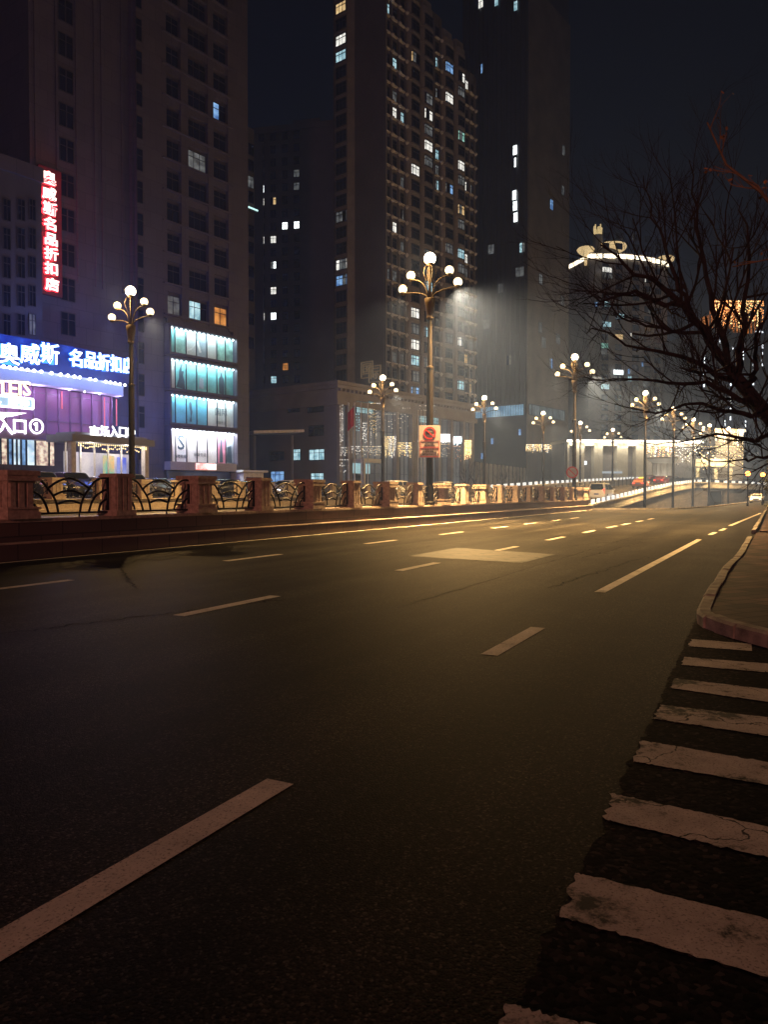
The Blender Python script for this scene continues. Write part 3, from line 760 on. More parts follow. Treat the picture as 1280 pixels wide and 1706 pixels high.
# ------------------------------------------------------------------ vehicles
M['headlight'] = em('headlight', (.93, .97, 1.0), 7.0)
M['headlight_off'] = mat('lamp lens', (.5, .5, .52), .15, .1, 5)
M['taillight'] = em('tail light', (1.0, .07, .04), 2.6)
M['taillight_off'] = mat('red lens', (.3, .02, .02), .2, .1, 5)
M['plate'] = mat('number plate', (.05, .09, .3), .4, .1, 5)
CARP = {
    'suv':   dict(L=4.7, W=1.86, H=1.72, belt=1.02, cab=(-.46, -.40, .10, .27), hood=1.0),
    'sedan': dict(L=4.55, W=1.80, H=1.45, belt=.90, cab=(-.40, -.24, .08, .26), hood=.86),
    'mpv':   dict(L=4.8, W=1.86, H=1.78, belt=1.02, cab=(-.485, -.45, .16, .33), hood=1.0),
}
def car(kind, label, loc, heading, paint, lit=None, group=None, name='car', roof_sign=None):
    """local +x is the front; heading is the world direction of the front"""
    p = CARP[kind]; L_, W, H, bl = p['L'], p['W'], p['H'], p['belt']
    t = thing(name, label, 'taxi' if roof_sign else 'car', loc, atan2(heading[1], heading[0]), group)
    c = [f * L_ for f in p['cab']]; hw = W / 2; rw = hw * .76; hd = p['hood']
    # stations: x, half width, bottom, belt height, roof height, roof half width
    S = [(-.5 * L_, hw * .80, .42, bl * .80, bl * .82, hw * .78), (-.495 * L_, hw * .90, .30, bl * .96, bl * .98, hw * .82)]
    S += [(c[0], hw * .97, .24, bl, bl + .03, rw + .12), (c[1], hw, .22, bl, H * .965, rw), ((c[1] + c[2]) / 2, hw, .2, bl, H, rw), (c[2], hw, .2, bl, H * .97, rw * .98),
          (c[3], hw * .99, .2, bl * .99, bl + .02, rw + .12)]
    S += [(.40 * L_, hw * .96, .22, hd * .90, hd * .92, hw * .8), (.475 * L_, hw * .86, .28, hd * .76, hd * .78, hw * .7), (.5 * L_, hw * .72, .36, hd * .6, hd * .62, hw * .62)]
    b = MB(); b.smooth = True; vs = []; fs = []; K = 12
    for x, w_, zb, zt, zr, r_ in S:
        mid = zb + (zt - zb) * .5
        half = [(w_ * .86, zb), (w_ * .98, zb + .12), (w_, mid), (w_ * .97, zt), (r_, zr - .03 if zr > zt + .1 else zr), (r_ * .82, zr)]
        vs += [(x, y, z) for y, z in half] + [(x, -y, z) for y, z in half[::-1]]
    for i in range(len(S) - 1):
        for j in range(K): fs.append((i * K + j, (i + 1) * K + j, (i + 1) * K + (j + 1) % K, i * K + (j + 1) % K))
    fs += [tuple(range(K)), tuple(range((len(S) - 1) * K, len(S) * K))[::-1]]
    b.add(vs, fs); b.mat(paint)
    body = b.build('body', t)
    bv = body.modifiers.new('b', 'BEVEL'); bv.width = .03; bv.segments = 2; bv.limit_method = 'ANGLE'; bv.angle_limit = radians(30)
    e = .012; zr = H - .07                                             # glass panels a little proud of the body
    g = MB()
    def pane(q): g.add(q, [(0, 1, 2, 3)])
    wb = rw + .12
    for nm, xa, xb, za, zb_ in (('rear_window', c[0], c[1], bl + .05, H * .965 - .05), ('windscreen', c[3], c[2], bl + .05, H * .97 - .05)):
        g = MB(); s = -1 if nm == 'rear_window' else 1
        f0, f1 = .1, .93; xl, xh = xa + (xb - xa) * f0, xa + (xb - xa) * f1
        g.add([(xl + s * .03, -(wb - .09), za), (xl + s * .03, wb - .09, za), (xh + s * .03, rw * .84, zb_), (xh + s * .03, -rw * .84, zb_)], [(0, 1, 2, 3)])
        g.build(nm, t, M['glass'])
    for sd in (1, -1):
        g = MB(); y0, y1 = sd * (hw * .985), sd * (rw + .02); x0, x3 = c[0] + .12, c[3] - .12; xm = (c[1] + c[2]) / 2; x1, x2 = c[1] + .1, c[2] - .05
        za, zb_ = bl + .06, H - .14; k = lambda z: (y0 + (y1 - y0) * (z - bl) / (H - .03 - bl)) + sd * .02
        for q in (((x0 + .1, za), (xm - .05, za), (xm - .05, zb_), (x1, zb_)), ((xm + .05, za), (x3 - .1, za), (x2, zb_), (xm + .05, zb_))):
            g.add([(x, k(z), z) for x, z in q], [(0, 1, 2, 3)])
        g.build('side_window', t, M['glass'])
        for xw in (-.30 * L_, .31 * L_):
            g = MB(); g.smooth = False
            yo, yi = sd * (hw + .005), sd * (hw - .2); n = 18
            ring = lambda r, y: [(xw + r * cos(2 * pi * i / n), y, .33 + r * sin(2 * pi * i / n)) for i in range(n)]
            vs = ring(.33, yi) + ring(.33, yo) + ring(.2, yo)
            g.add(vs, [(i, (i + 1) % n, n + (i + 1) % n, n + i) for i in range(n)] + [(n + i, n + (i + 1) % n, 2 * n + (i + 1) % n, 2 * n + i) for i in range(n)])
            wh = g.build('wheel', t, M['black'])
            g = MB(); vs = ring(.21, yo + sd * .004); g.add(vs, [tuple(range(n))])
            for a in range(5):
                A = 2 * pi * a / 5; g.bar((xw + .04 * cos(A), yo + sd * .012, .33 + .04 * sin(A)), (xw + .2 * cos(A), yo + sd * .012, .33 + .2 * sin(A)), .05, .02, (0, 1, 0))
            g.build('rim', wh, M['chrome'])
        g = MB(); g.box(.455 * L_, .487 * L_, sd * hw * .52, sd * hw * .84, hd * .62, hd * .74)
        g.build('headlight', t, M['headlight'] if lit == 'front' else M['headlight_off'])
        g = MB(); zt = bl * .72
        if kind == 'mpv': g.box(-.498 * L_, -.47 * L_, sd * hw * .72, sd * hw * .90, bl * .66, bl * 1.12)
        else: g.box(-.503 * L_, -.485 * L_, sd * hw * .50, sd * hw * .86, zt, zt + .15)
        g.build('tail_light', t, M['taillight'] if lit in ('rear', 'both') else M['taillight_off'])
        g = MB(); g.box(c[3] - .35, c[3] - .15, sd * (hw + .02), sd * (hw + .2), bl + .02, bl + .17); g.build('wing_mirror', t, paint)
    g = MB(); g.box(.490 * L_, .512 * L_, -.26, .26, .42, .53); g.build('number_plate', t, M['plate'])
    g = MB(); g.box(-.512 * L_, -.497 * L_, -.24, .24, .56, .68); g.build('number_plate', t, M['plate'])
    g = MB(); g.box(.478 * L_, .503 * L_, -.42, .42, .56, .68) ; g.build('grille', t, M['black'])
    if roof_sign:
        g = MB(); g.box(-.1, .1, -.35, .35, H - .02, H + .16); g.build('roof_sign', t, roof_sign)
    return t
paint = lambda n, c, r=.22, m=.0: mat('car paint ' + n, c, r, .06, 3, 0, 40, m)
PW_, PK, PG, PS, PR, PO = paint('white', (.75, .75, .75)), paint('black', (.02, .022, .026)), paint('grey', (.07, .08, .095)), paint('silver', (.20, .22, .26)), paint('red', (.16, .02, .018)), paint('orange', (.26, .09, .045))
a27 = radians(30); row = Vector((sin(a27), cos(a27), 0)); out = Vector((cos(a27), -sin(a27), 0)) * .85 + Vector((0, -.3, 0))
c0 = P(66, 800, 49)
for k, (kd, pt, lab) in enumerate((('suv', PG, 'dark grey SUV parked nearest the left pillar, facing the road'), ('suv', PK, 'black SUV with silver roof rails parked second from left'),
                                   ('sedan', PS, 'silver sedan parked third from left behind the slim pillar'), ('suv', PS, 'silver SUV parked behind the left street lamp'),
                                   ('sedan', PS, 'pale grey car parked fifth from left before the shop windows'), ('sedan', PS, 'light grey sedan parked at right end of the row'))):
    q = c0 + row * 2.45 * k
    car(kd, lab, (q.x, q.y, 1.2), out, pt, None, 'cars parked in front of the mall')
for px, Z, kd, pt, lab in ((372, 62, 'sedan', PK, 'dark sedan behind the third broad pillar'), (408, 70, 'sedan', PG, 'dark grey sedan left of the two bright headlights'),
                           (478, 66, 'sedan', PW_, 'pale car with dazzling headlights left of the podium, nearer one'), (497, 76, 'sedan', PS, 'silver car with blue-white headlights before the podium corner'),
                           (655, 84, 'suv', PW_, 'car with bright headlights below the podium, right of the pale lamp post'), (735, 92, 'suv', PW_, 'car with bright headlights behind the tallest lamp post'),
                           (756, 100, 'sedan', PS, 'silver car with headlights on, right of the tallest lamp post'), (545, 88, 'sedan', PK, 'black car below the podium corner')):
    q = P(px, 800, Z); on = 'headlight' in lab
    car(kd, lab, (q.x, q.y, 1.2), (-.5 + random.uniform(-.1, .1), -.85), pt, 'front' if on else None, 'cars on the street beyond the balustrade')
def deck_z(q):
    best = min(zip(nr, fr_), key=lambda ac: min(abs((ac[0].lerp(ac[1], f).xy - q.xy).length) for f in (.1, .3, .5, .7)))
    f = max(0, min(1, (q.xy - best[0].xy).length / max(.1, (best[1].xy - best[0].xy).length)))
    return best[0].z - DROP + (best[1].z - 1.0 - best[0].z + DROP) * f
M['taxi_sign'] = em('taxi sign', (1.0, .85, .1), 2.0)
for px, Z, kd, pt, lab, hd, sg in ((1003, 82, 'mpv', PW_, 'white people carrier seen from behind on the ramp', (.47, .88), None),
                                   (1069, 112, 'sedan', PO, 'orange taxi with yellow roof sign climbing the ramp', (.5, .87), M['taxi_sign']),
                                   (1103, 131, 'sedan', PR, 'dark red car with tail lights on the ramp beyond the taxi', (.55, .83), None),
                                   (1085, 150, 'sedan', PR, 'small red car far up the ramp, left of the dark red car', (.6, .8), None),
                                   (1122, 158, 'sedan', PO, 'distant orange car at the top of the ramp behind a lamp post', (.7, .7), None),
                                   (1168, 166, 'sedan', PW_, 'distant white car crossing the top of the ramp', (.8, .6), None)):
    q = P(px, 810, Z); car(kd, lab, (q.x, q.y, deck_z(q) + .01), hd, pt, 'both', 'cars on the ramp', 'taxi' if sg else 'car', sg)
q = G(1262, 838.5); q = P(1262, 838, 120); car('sedan', 'white car with headlights approaching on the far right of the road', (q.x, q.y, .0), (-.5, -.86), PW_, 'front', None)

# ------------------------------------------------------------------ buildings
M['stoneA'] = panel_mat('grey stone slabs', (.10, .094, .118), 1.6, 1.75, .1, .6, .35)
M['stoneB'] = mat('rendered wall', (.17, .158, .17), .85, .18, .15)
M['trimB'] = mat('pale render', (.30, .28, .29), .85, .2, .3)
M['stoneC'] = mat('grey violet render', (.26, .25, .29), .85, .15, .2)
M['stoneD'] = mat('dark curtain wall', (.07, .075, .09), .4, .25, .12)
M['stoneD2'] = mat('brown grey cladding', (.22, .20, .19), .7, .25, .15)
M['stoneE'] = mat('taupe cladding', (.24, .215, .20), .8, .25, .12)
LIT = {'w': em('window white', (1.0, .97, .9), 1.5, var=(.5, .5, .45), scale=1.1), 'c': em('window cyan', (.62, .92, 1.0), 1.1, var=(.16, .36, .44), scale=1.1),
       'b': em('window blue', (.32, .6, 1.0), 1.0, var=(.06, .16, .42), scale=1.0), 'y': em('window warm', (1.0, .72, .35), 1.1, var=(.5, .3, .12), scale=1.1),
       'd': em('window dim', (.42, .45, .45), .35, var=(.08, .09, .1), scale=1.2), 'W': em('window bright', (.95, 1.0, 1.0), 3.0, var=(.7, .8, .8), scale=1.5),
       'o': em('window orange', (1.0, .42, .1), .9, var=(.3, .1, .02), scale=1.2), 'g': em('window green', (.5, .95, .8), .9, var=(.1, .3, .25), scale=1.2)}
MR = Matrix(); ML = Matrix(((0, 1, 0, 0), (1, 0, 0, 0), (0, 0, 1, 0), (0, 0, 0, 1)))
def window_mesh(b, s0, s1, z0, z1, pane, nx=2, ny=2, out=.05, bar=.07, dep=0.0, face=MR, frame='frame'):
    """pane cells and bars; dep > 0 gives a three-sided bay bulging out of the wall"""
    b.m = face
    if dep:
        h = (s1 - s0) / 2; c = (s0 + s1) / 2
        pl = [(c - h, -out), (c - h * .55, -out - dep), (c + h * .55, -out - dep), (c + h, -out)]
    else: pl = [(s0, -out), (s1, -out)]
    for i, (p, q) in enumerate(zip(pl, pl[1:])):
        n = nx if not dep or i == 1 else 1
        for k in range(n):
            A = (p[0] + (q[0] - p[0]) * k / n, p[1] + (q[1] - p[1]) * k / n); B_ = (p[0] + (q[0] - p[0]) * (k + 1) / n, p[1] + (q[1] - p[1]) * (k + 1) / n)
            pm = pane
            if pane in LIT.values() and random.random() < .28: pm = random.choice([LIT['d'], pane, M['glass']])
            b.mat(pm); b.quad((A[0], A[1], z0), (B_[0], B_[1], z0), (B_[0], B_[1], z1), (A[0], A[1], z1))
            b.mat(M[frame])
            if k or i: b.bar((A[0], A[1] - .02, z0), (A[0], A[1] - .02, z1), bar, .05, (1, 0, 0))
        for k in range(1, ny):
            z = z0 + (z1 - z0) * (k / ny if ny > 2 else .68); b.bar((p[0], p[1] - .02, z), (q[0], q[1] - .02, z), .05, bar)
        for z in (z0, z1): b.bar((p[0], p[1] - .02, z), (q[0], q[1] - .02, z), .06, bar * 1.3)
    for p in (pl[0], pl[-1]): b.bar((p[0], p[1] - .02, z0), (p[0], p[1] - .02, z1), bar * 1.3, .06, (1, 0, 0))
    b.m = Matrix()
def windows(root, cells, cap=92, name='window', **kw):
    """cells: (s0, s1, z0, z1, pane, opts); lit and low ones are parts, what is past the cap one part"""
    order = sorted(cells, key=lambda c: (0 if c[4] in LIT.values() else 1, c[2]))
    for c in order[:cap]:
        b = MB(); window_mesh(b, *c[:5], **{**kw, **c[5]}); b.build(name, root)
    if order[cap:]:
        b = MB()
        for c in order[cap:]: window_mesh(b, *c[:5], **{**kw, **c[5]})
        tag(b.build('upper_windows', root), kind='stuff')
def grid(cols, z0, pitch, n, h, lit, fr, left=False, opts=None):
    """cols: (s0, s1, opts). lit: (px, py, key) matched to the nearest cell"""
    hits = {}
    for px, py, k in lit:
        s, z = (fr.hitL if left else fr.hit)(px, py)
        ci = min(range(len(cols)), key=lambda i: abs((cols[i][0] + cols[i][1]) / 2 - s)); ri = round((z - z0 - h / 2) / pitch)
        hits[(ci, ri)] = k
    out = []
    for i, c in enumerate(cols):
        for r in range(n):
            k = hits.get((i, r)); o = dict(c[2]) if len(c) > 2 else {}
            if left: o['face'] = ML
            out.append((c[0], c[1], z0 + r * pitch, z0 + r * pitch + h, LIT[k] if k else M['glass'], o))
    return out
Z3 = lambda l: [(x / 3.05 + 400, y / 3.05, k) for x, y, k in l]
Z4 = lambda l: [(x / 3.05 + 400, y / 3.05 + 460, k) for x, y, k in l]

# --- apartment tower with rounded bays
FB = Frame(640, 137, 39, 1.2); WB = FB.hit(790, 600)[0]
t = thing('apartment_tower', 'tall apartment tower with rounded bays and many scattered lit windows', 'apartment tower', FB.loc(), FB.rz)
PB = 2.9; z0B = FB.hit(640, 655)[1]; NFB = 26; LB = FB.hitL(556, 600)[0]
b = MB()
steps = [(0, .33, 94), (.33, .58, 92), (.58, .82, 89.5), (.82, 1.0, 86)]
for f0, f1, H in steps: b.box(WB * f0 + (.001 if f0 else 0), WB * f1, 0, LB, 0, H)
b.build('wall', t, M['stoneB'])
cs = lambda a, c: (FB.hit(a, 500)[0], FB.hit(c, 500)[0])
BAY = [cs(677, 695), cs(699, 717), cs(734, 751), cs(755.5, 769.5)]; SM = [cs(642, 648), cs(653.5, 660), cs(667, 672), cs(724.5, 730), cs(774, 778.5), cs(783, 787)]
top = lambda s: next(H for f0, f1, H in steps if s <= WB * f1 + .01)
for s0, s1 in BAY:                                                     # rounded bay shafts with a cap
    b = MB(); c, h = (s0 + s1) / 2, (s1 - s0) / 2 + .25; H = top(c) - 1
    b.prism([(c - h, .0), (c - h * .85, -.55), (c - h * .45, -.95), (c + h * .45, -.95), (c + h * .85, -.55), (c + h, .0)], z0B - 3, H)
    b.prism([(c - h * .8, .3), (c - h * .7, -.4), (c + h * .7, -.4), (c + h * .8, .3)], H, H + 1.6)
    for r in range(NFB):
        z = z0B + r * PB - .55
        if z < H - 1: b.prism([(c - h * 1.05, .0), (c - h * .9, -.65), (c - h * .48, -1.08), (c + h * .48, -1.08), (c + h * .9, -.65), (c + h * 1.05, .0)], z, z + .18)
    b.build('bay', t, M['trimB'])
b = MB(); b.m = MR                                                     # piers, floor bands and pale sills
for s in [0.25] + [(a[1] + c[0]) / 2 for a, c in zip(sorted(BAY + SM), sorted(BAY + SM)[1:])] + [WB - .25]:
    b.box(s - .2, s + .2, -.35, -.002, z0B - 3, top(s) - .5)
b.build('pier', t, M['stoneB'])
b = MB()
for s0, s1 in SM:
    c = (s0 + s1) / 2
    for r in range(NFB):
        z = z0B + r * PB
        if z < top(c) - 3:
            b.box(s0 - .1, s1 + .1, -.45, -.003, z - .35, z - .15); b.octa((s1 + .35, -.6, z - .5), .46)
b.build('sill_ac_covers', t, M['ledge'])  # pale window sills and air-conditioner covers of every floor
litB = Z3([(778, 340, 'c'), (870, 325, 'y'), (1005, 345, 'c'), (1045, 370, 'b'), (1107, 375, 'w'), (945, 480, 'd'), (998, 490, 'c'), (1045, 520, 'w'), (1157, 455, 'w'), (775, 580, 'w'), (780, 500, 'd'),
           (1105, 720, 'g'), (938, 785, 'w'), (998, 780, 'c'), (865, 880, 'w'), (930, 860, 'd'), (1105, 865, 'w'), (1100, 925, 'd'), (1040, 945, 'b'), (995, 930, 'c'), (1150, 925, 'w'), (1172, 940, 'd'),
           (1105, 1070, 'y'), (1105, 1135, 'd'), (775, 1150, 'w'), (1103, 1270, 'c'), (1045, 1300, 'd'), (930, 1310, 'd'), (1148, 1310, 'w'), (1148, 1375, 'd'), (930, 1455, 'c'), (743, 40, 'c')])
litB += Z4([(865, 170, 'w'), (930, 265, 'c'), (865, 320, 'w'), (935, 420, 'y'), (815, 460, 'w'), (865, 470, 'c'), (1098, 265, 'c'), (1038, 310, 'd'), (1095, 330, 'w'), (1143, 415, 'y'), (1100, 525, 'c'),
            (1165, 548, 'y'), (868, 258, 'd'), (855, 550, 'b')])
cols = sorted([(a, c, dict(dep=.0, nx=3, ny=2, out=1.0, bar=.12)) for a, c in [((a + c) / 2 - (c - a) * .30, (a + c) / 2 + (c - a) * .30) for a, c in BAY]] +
              [(a, c, dict(nx=2, ny=2, out=.06, bar=.1)) for a, c in SM])
# bay windows wrap round the bay
cols = sorted([(a - .1, c + .1, dict(dep=.93, nx=2, ny=2, out=.06, bar=.12)) for a, c in BAY] + [(a, c, dict(nx=2, ny=2, out=.06, bar=.1)) for a, c in SM], key=lambda c: c[0])
rl = random.Random(4)
for _ in range(26): litB.append((rl.uniform(642, 788), rl.uniform(150, 640), rl.choice('dddcwd')))
cells = [c for c in grid(cols, z0B, PB, NFB, 1.85, litB, FB) if c[3] < top((c[0] + c[1]) / 2) - 1.5]
sl = [FB.hitL(592, 500)[0], FB.hitL(558.5, 500)[0]]; sl.sort()
cells += [c for c in grid([(sl[0] + .3, sl[1] - .3, dict(dep=1.0, nx=3, ny=2, out=.06, bar=.12))], z0B, PB, NFB, 1.9,
                          Z3([(535, 50, 'y'), (535, 222, 'w'), (530, 305, 'c'), (535, 1130, 'd'), (535, 1375, 'w')]) + Z4([(525, 48, 'b')]), FB, True)]
b = MB(); b.m = ML; c, h = sum(sl) / 2, (sl[1] - sl[0]) / 2
b.prism([(c - h, .1), (c - h * .6, -1.0), (c + h * .6, -1.0), (c + h, .1)], z0B - 3, 93)
for r in range(NFB): b.prism([(c - h * 1.04, .1), (c - h * .64, -1.14), (c + h * .64, -1.14), (c + h * 1.04, .1)], z0B + r * PB - .5, z0B + r * PB - .32)
b.build('bay', t, M['trimB'])
windows(t, cells)
# gilt characters on the blank side wall
M['giltsign'] = em('dim gilt sign', (1.0, .72, .4), .10)
for ch, px, py in (('国', 611.5, 616), ('际', 624.5, 623)):
    s, z = FB.hitL(px, py, .3)
    me = text_mesh('sign_character', ch, 2.3, M['giltsign'], .06, .02, m=Matrix(((0, 1, 0, -.35), (-1, 0, 0, s), (0, 0, 1, z), (0, 0, 0, 1)))); obj('sign_character', me, t)
    b = MB(); b.m = ML
    for a in ((s - 1.4, s + 1.4, z - 1.5, z - 1.36), (s - 1.4, s + 1.4, z + 1.36, z + 1.5), (s - 1.4, s - 1.26, z - 1.36, z + 1.36), (s + 1.26, s + 1.4, z - 1.36, z + 1.36)): b.box(a[0], a[1], -.4, -.25, a[2], a[3])
    b.build('sign_frame', t, M['giltsign'])

# --- hotel podium with glass front and strings of lights
FP = Frame(562, 115, 38, 1.2); WP = FP.hit(790, 690)[0]; HP = FP.hit(562, 636)[1]; DP = 36
t = thing('hotel_podium', 'broad podium building with glass front hung with white and golden light strings', 'podium building', FP.loc(), FP.rz)
b = MB(); b.box(.01, WP - .01, 1.0, DP, 0, HP - 3.4); b.box(-.01, .9, -.0, DP + .01, 0, HP - 3.4); b.build('wall', t, M['stoneC'])
b = MB()
b.box(-.5, WP + .5, -.5, DP, HP - 3.4, HP - 2.6); b.box(-.2, WP + .2, -.2, DP - .3, HP - 2.6, HP - 1.0); b.box(-.9, WP + .9, -.9, DP + .2, HP - 1.0, HP - .5); b.box(-1.2, WP + 1.2, -1.2, DP + .4, HP - .5, HP)
for k in range(40): b.box(k * WP / 40, k * WP / 40 + .35, -.75, -.2, HP - 1.35, HP - 1.0)
b.build('cornice', t, M['trimB'])
M['podglass'] = em('lobby glass', (.30, .31, .32), .28, var=(.10, .11, .13), scale=.22)
M['podblue'] = em('lobby glass cool', (.45, .75, .80), .75, var=(.15, .3, .36), scale=.35)
pc = [FP.hit(px, 760)[0] for px in (566, 583, 661, 687, 692, 731, 751.5, 772, 787)]
for s in pc: b = MB(); b.box(s - .38, s + .38, -.25, 1.0, 0, HP - 3.4); b.build('column', t, M['trimB'])
for a, c, m in zip(pc, pc[1:], ('podglass', 'podglass', 'podglass', 'podglass', 'podglass', 'podglass', 'podglass', 'podglass')):
    b = MB(); b.mat(M[m]); b.box(a + .38, c - .38, .55, .6, 0, HP - 3.4); b.mat(M['frame'])
    n = max(1, round((c - a) / 1.6))
    for k in range(n + 1): x = a + .4 + (c - a - .8) * k / n; b.box(x - .04, x + .04, .45, .549, 0, HP - 3.4)
    for z in (3.4, 6.6, 10.2): b.box(a + .38, c - .38, .44, .548, z, z + .09)
    b.build('glass_wall', t)
for x0, y0, x1, y1 in ((592, 668, 612, 690), (612, 668, 620, 690), (698, 690, 716, 706), (721, 690, 732, 708)):
    s0, z1 = FP.hit(x0, y0); s1, z0 = FP.hit(x1, y1); b = MB(); window_mesh(b, s0, s1, z0, z1, M['podblue'], 4, 3, .2, .06); b.build('lit_pane', t)
# entrance
s0, s1 = FP.hit(588, 780)[0], FP.hit(622, 780)[0]; b = MB()
b.box(s0, s1, -2.2, .5, 5.0, 5.6); b.box(s0, s0 + .4, -2.2, -1.8, 0, 5.0); b.box(s1 - .4, s1, -2.2, -1.8, 0, 5.0); b.build('entrance_portal', t, M['white'])
b = MB(); b.box(s0 + .5, s1 - .5, .35, .43, 0, 3.3); b.build('entrance_door', t, M['interior'])
b = MB(); b.box(s0 + .45, s1 - .45, .3, .40, 3.4, 4.95); b.build('lit_pane', t, M['podblue'])
# strings of small lights
BE = {'w': em('fairy white', (1, .95, .88), 3.0), 'y': em('fairy golden', (1, .72, .32), 3.0), 'c': em('fairy cyan', (.45, .85, 1), 3.0), 'o': em('fairy orange', (1, .4, .12), 3.0)}
def fairy(root, fr, x0, x1, y0, y1, key, n, drop=(.3, 1.0), off=.35, r=.055, name='light_string', step=.42):
    b = MB(); keys = key if isinstance(key, str) else key
    for k in range(n):
        px = x0 + (x1 - x0) * (k + random.random() * .6) / n; s, zt = fr.hit(px, y0, off); _, zb = fr.hit(px, y1, off)
        L_ = (zt - zb) * random.uniform(*drop); z = zt
        b.mat(BE[random.choice(keys)])
        while z > zt - L_:
            b.octa((s + random.uniform(-.08, .08), -off, z), r * random.uniform(.6, 1.3)); z -= step * random.uniform(.5, 1.5)
    b.build(name, root)
fairy(t, FP, 567, 573, 668, 745, 'w', 3, (.8, 1)); fairy(t, FP, 567, 582, 746, 762, 'wwy', 8, (.6, 1)); fairy(t, FP, 567, 581, 766, 800, 'w', 5, (.5, 1), step=.7)
fairy(t, FP, 593, 604, 690, 740, 'wc', 3, (.6, 1)); fairy(t, FP, 604, 612, 705, 742, 'w', 4, (.7, 1), r=.07); fairy(t, FP, 613, 634, 672, 742, 'wyw', 9, (.5, 1))
fairy(t, FP, 586, 636, 744, 760, 'wwy', 26, (.4, 1)); fairy(t, FP, 640, 660, 728, 764, 'yyw', 16, (.5, 1), r=.075, step=.3); fairy(t, FP, 664, 686, 738, 764, 'yyw', 16, (.5, 1), r=.075, step=.3)
fairy(t, FP, 664, 686, 680, 720, 'w', 6, (.2, 1), step=1.1); fairy(t, FP, 640, 660, 690, 725, 'w', 6, (.2, 1), step=1.2); fairy(t, FP, 698, 730, 676, 720, 'w', 9, (.2, .8), step=1.0)
fairy(t, FP, 735, 750, 724, 738, 'w', 22, (.7, 1), r=.10, step=.18); fairy(t, FP, 735, 750, 740, 770, 'wy', 9, (.2, 1), step=.8); fairy(t, FP, 756, 770, 728, 742, 'cww', 18, (.6, 1), r=.10, step=.2)
fairy(t, FP, 756, 770, 744, 772, 'wo', 8, (.2, 1), step=.8); fairy(t, FP, 775, 786, 734, 766, 'yoy', 14, (.6, 1), r=.10, step=.24); fairy(t, FP, 690, 732, 735, 768, 'wyo', 10, (.2, .8), step=.8)
# windows of the left wing
cellsP = []
for x0, x1, y0, y1, k in ((513, 540, 672, 688, 'n'), (480, 500, 672, 688, 'n'), (515, 540, 708, 727, 'n'), (489.5, 501, 748, 767, 'c'), (516, 541, 748, 767, 'c'), (450, 474, 752, 768, 'n'), (452, 474, 785, 803, 'b'), (519, 540, 788, 805, 'c')):
    a, z1 = FP.hitL(x1, y0); c, z0 = FP.hitL(x0, y1); cellsP.append((a, c, z0, z1, LIT[k] if k != 'n' else M['glass'], dict(face=ML, nx=3, ny=2, out=.06)))
windows(t, cellsP)
# flag poles
for k, (px, Z) in enumerate(((581, 108), (591, 107), (602, 107.5), (613, 108), (636, 111), (697, 122), (702, 122.6), (707.5, 123.2), (713, 123.8), (718, 124.4))):
    p = P(px, 800, Z); zt = P(px, 672 if k < 5 else 684, Z).z; tp = thing('flagpole', 'slender white flagpole before the podium glass, %s from left' % ORD[k], 'flagpole', (p.x, p.y, 1.2), 0, 'white flagpoles before the podium')
    b = MB(); b.lathe([(.14, 0), (.14, .3), (.09, .4), (.055, zt - 1.3)], 8); b.build('pole', tp, M['white']); b = MB(); b.ball((0, 0, zt - 1.2), .12, 8, 6); b.build('finial', tp, M['white'])
    if px == 591:
        b = MB(); b.smooth = True; n = 8; vs = []
        for i in range(n + 1):
            for j in range(2): vs.append((-.05 - .9 * i / n, .12 * sin(i * 1.1), zt - 1.6 - 2.6 * j - .9 * i / n))
        b.add(vs, [(2 * i, 2 * i + 2, 2 * i + 3, 2 * i + 1) for i in range(n)]); b.build('flag', tp, mat('red cloth', (.5, .02, .02), .8, .2, 3))
# --- mall tower on the left
FA = Frame(60, 75.6, 37, 1.2); SA = FA.hit(230, 600)[0]; WA = FA.hit(410.5, 600)[0]
t = thing('mall_tower', 'dark stone tower over the mall with four bands of lit advertising windows', 'shop tower', FA.loc(), FA.rz)
b = MB(); b.box(0, SA - .6, .5, 30, 0, 74); b.box(SA - .61, WA, 0, 30, -.01, 78); b.build('wall', t, M['stoneA'])
sx = lambda px, off=0: FA.hit(px, 500, off)[0]
zy = lambda px, py, off=0: FA.hit(px, py, off)[1]
b = MB()                                                              # vertical ribs on the left shaft and piers on the right
for px in (62, 97, 130, 160, 172, 205): b.box(sx(px, -.5) - .12, sx(px, -.5) + .12, .38, .498, 22, 73.8)
b.build('rib', t, M['stoneA'])
PA = 3.5
zA = [zy(273, y) for y in (544.6, 587, 598, 646.5, 657, 704, 714, 769.6)]
zrow0 = zA[0] + 1.6
rowsA = int((76 - zrow0) / PA)
b = MB()
for x0, x1 in ((268, 275), (299, 311), (344, 353), (377, 384)): b.box(sx(x0), sx(x1), -.45, -.002, zA[0] + 1.0, 77.5)
b.box(sx(384) + .003, WA - .003, -.45, -.002, 0, 77.5); b.box(SA - .3, sx(268) - .003, -.45, -.002, 0, 77.5)
b.build('pier', t, M['stoneA'])
b = MB()
for r in range(rowsA + 1):
    z = zrow0 + r * PA; b.box(sx(275), sx(377), -.32, -.003, z - 1.05, z - .3); b.box(sx(268), sx(384), -.62, -.001, z - .3, z - .12)
b.build('spandrel', t, M['stoneA'])
colsA = [(sx(276.5), sx(298)), (sx(313), sx(342.5)), (sx(354.5), sx(376))]
litA = [(362, 183, 'b'), (325, 257, 'd'), (319, 519, 'c'), (363, 533, 'o'), (289, 522, 'd')]
cellsA = grid([(a, c, dict(nx=2 if i != 1 else 3, ny=2, out=.05, bar=.08)) for i, (a, c) in enumerate(colsA)], zrow0, PA, rowsA, 2.1, litA, FA)
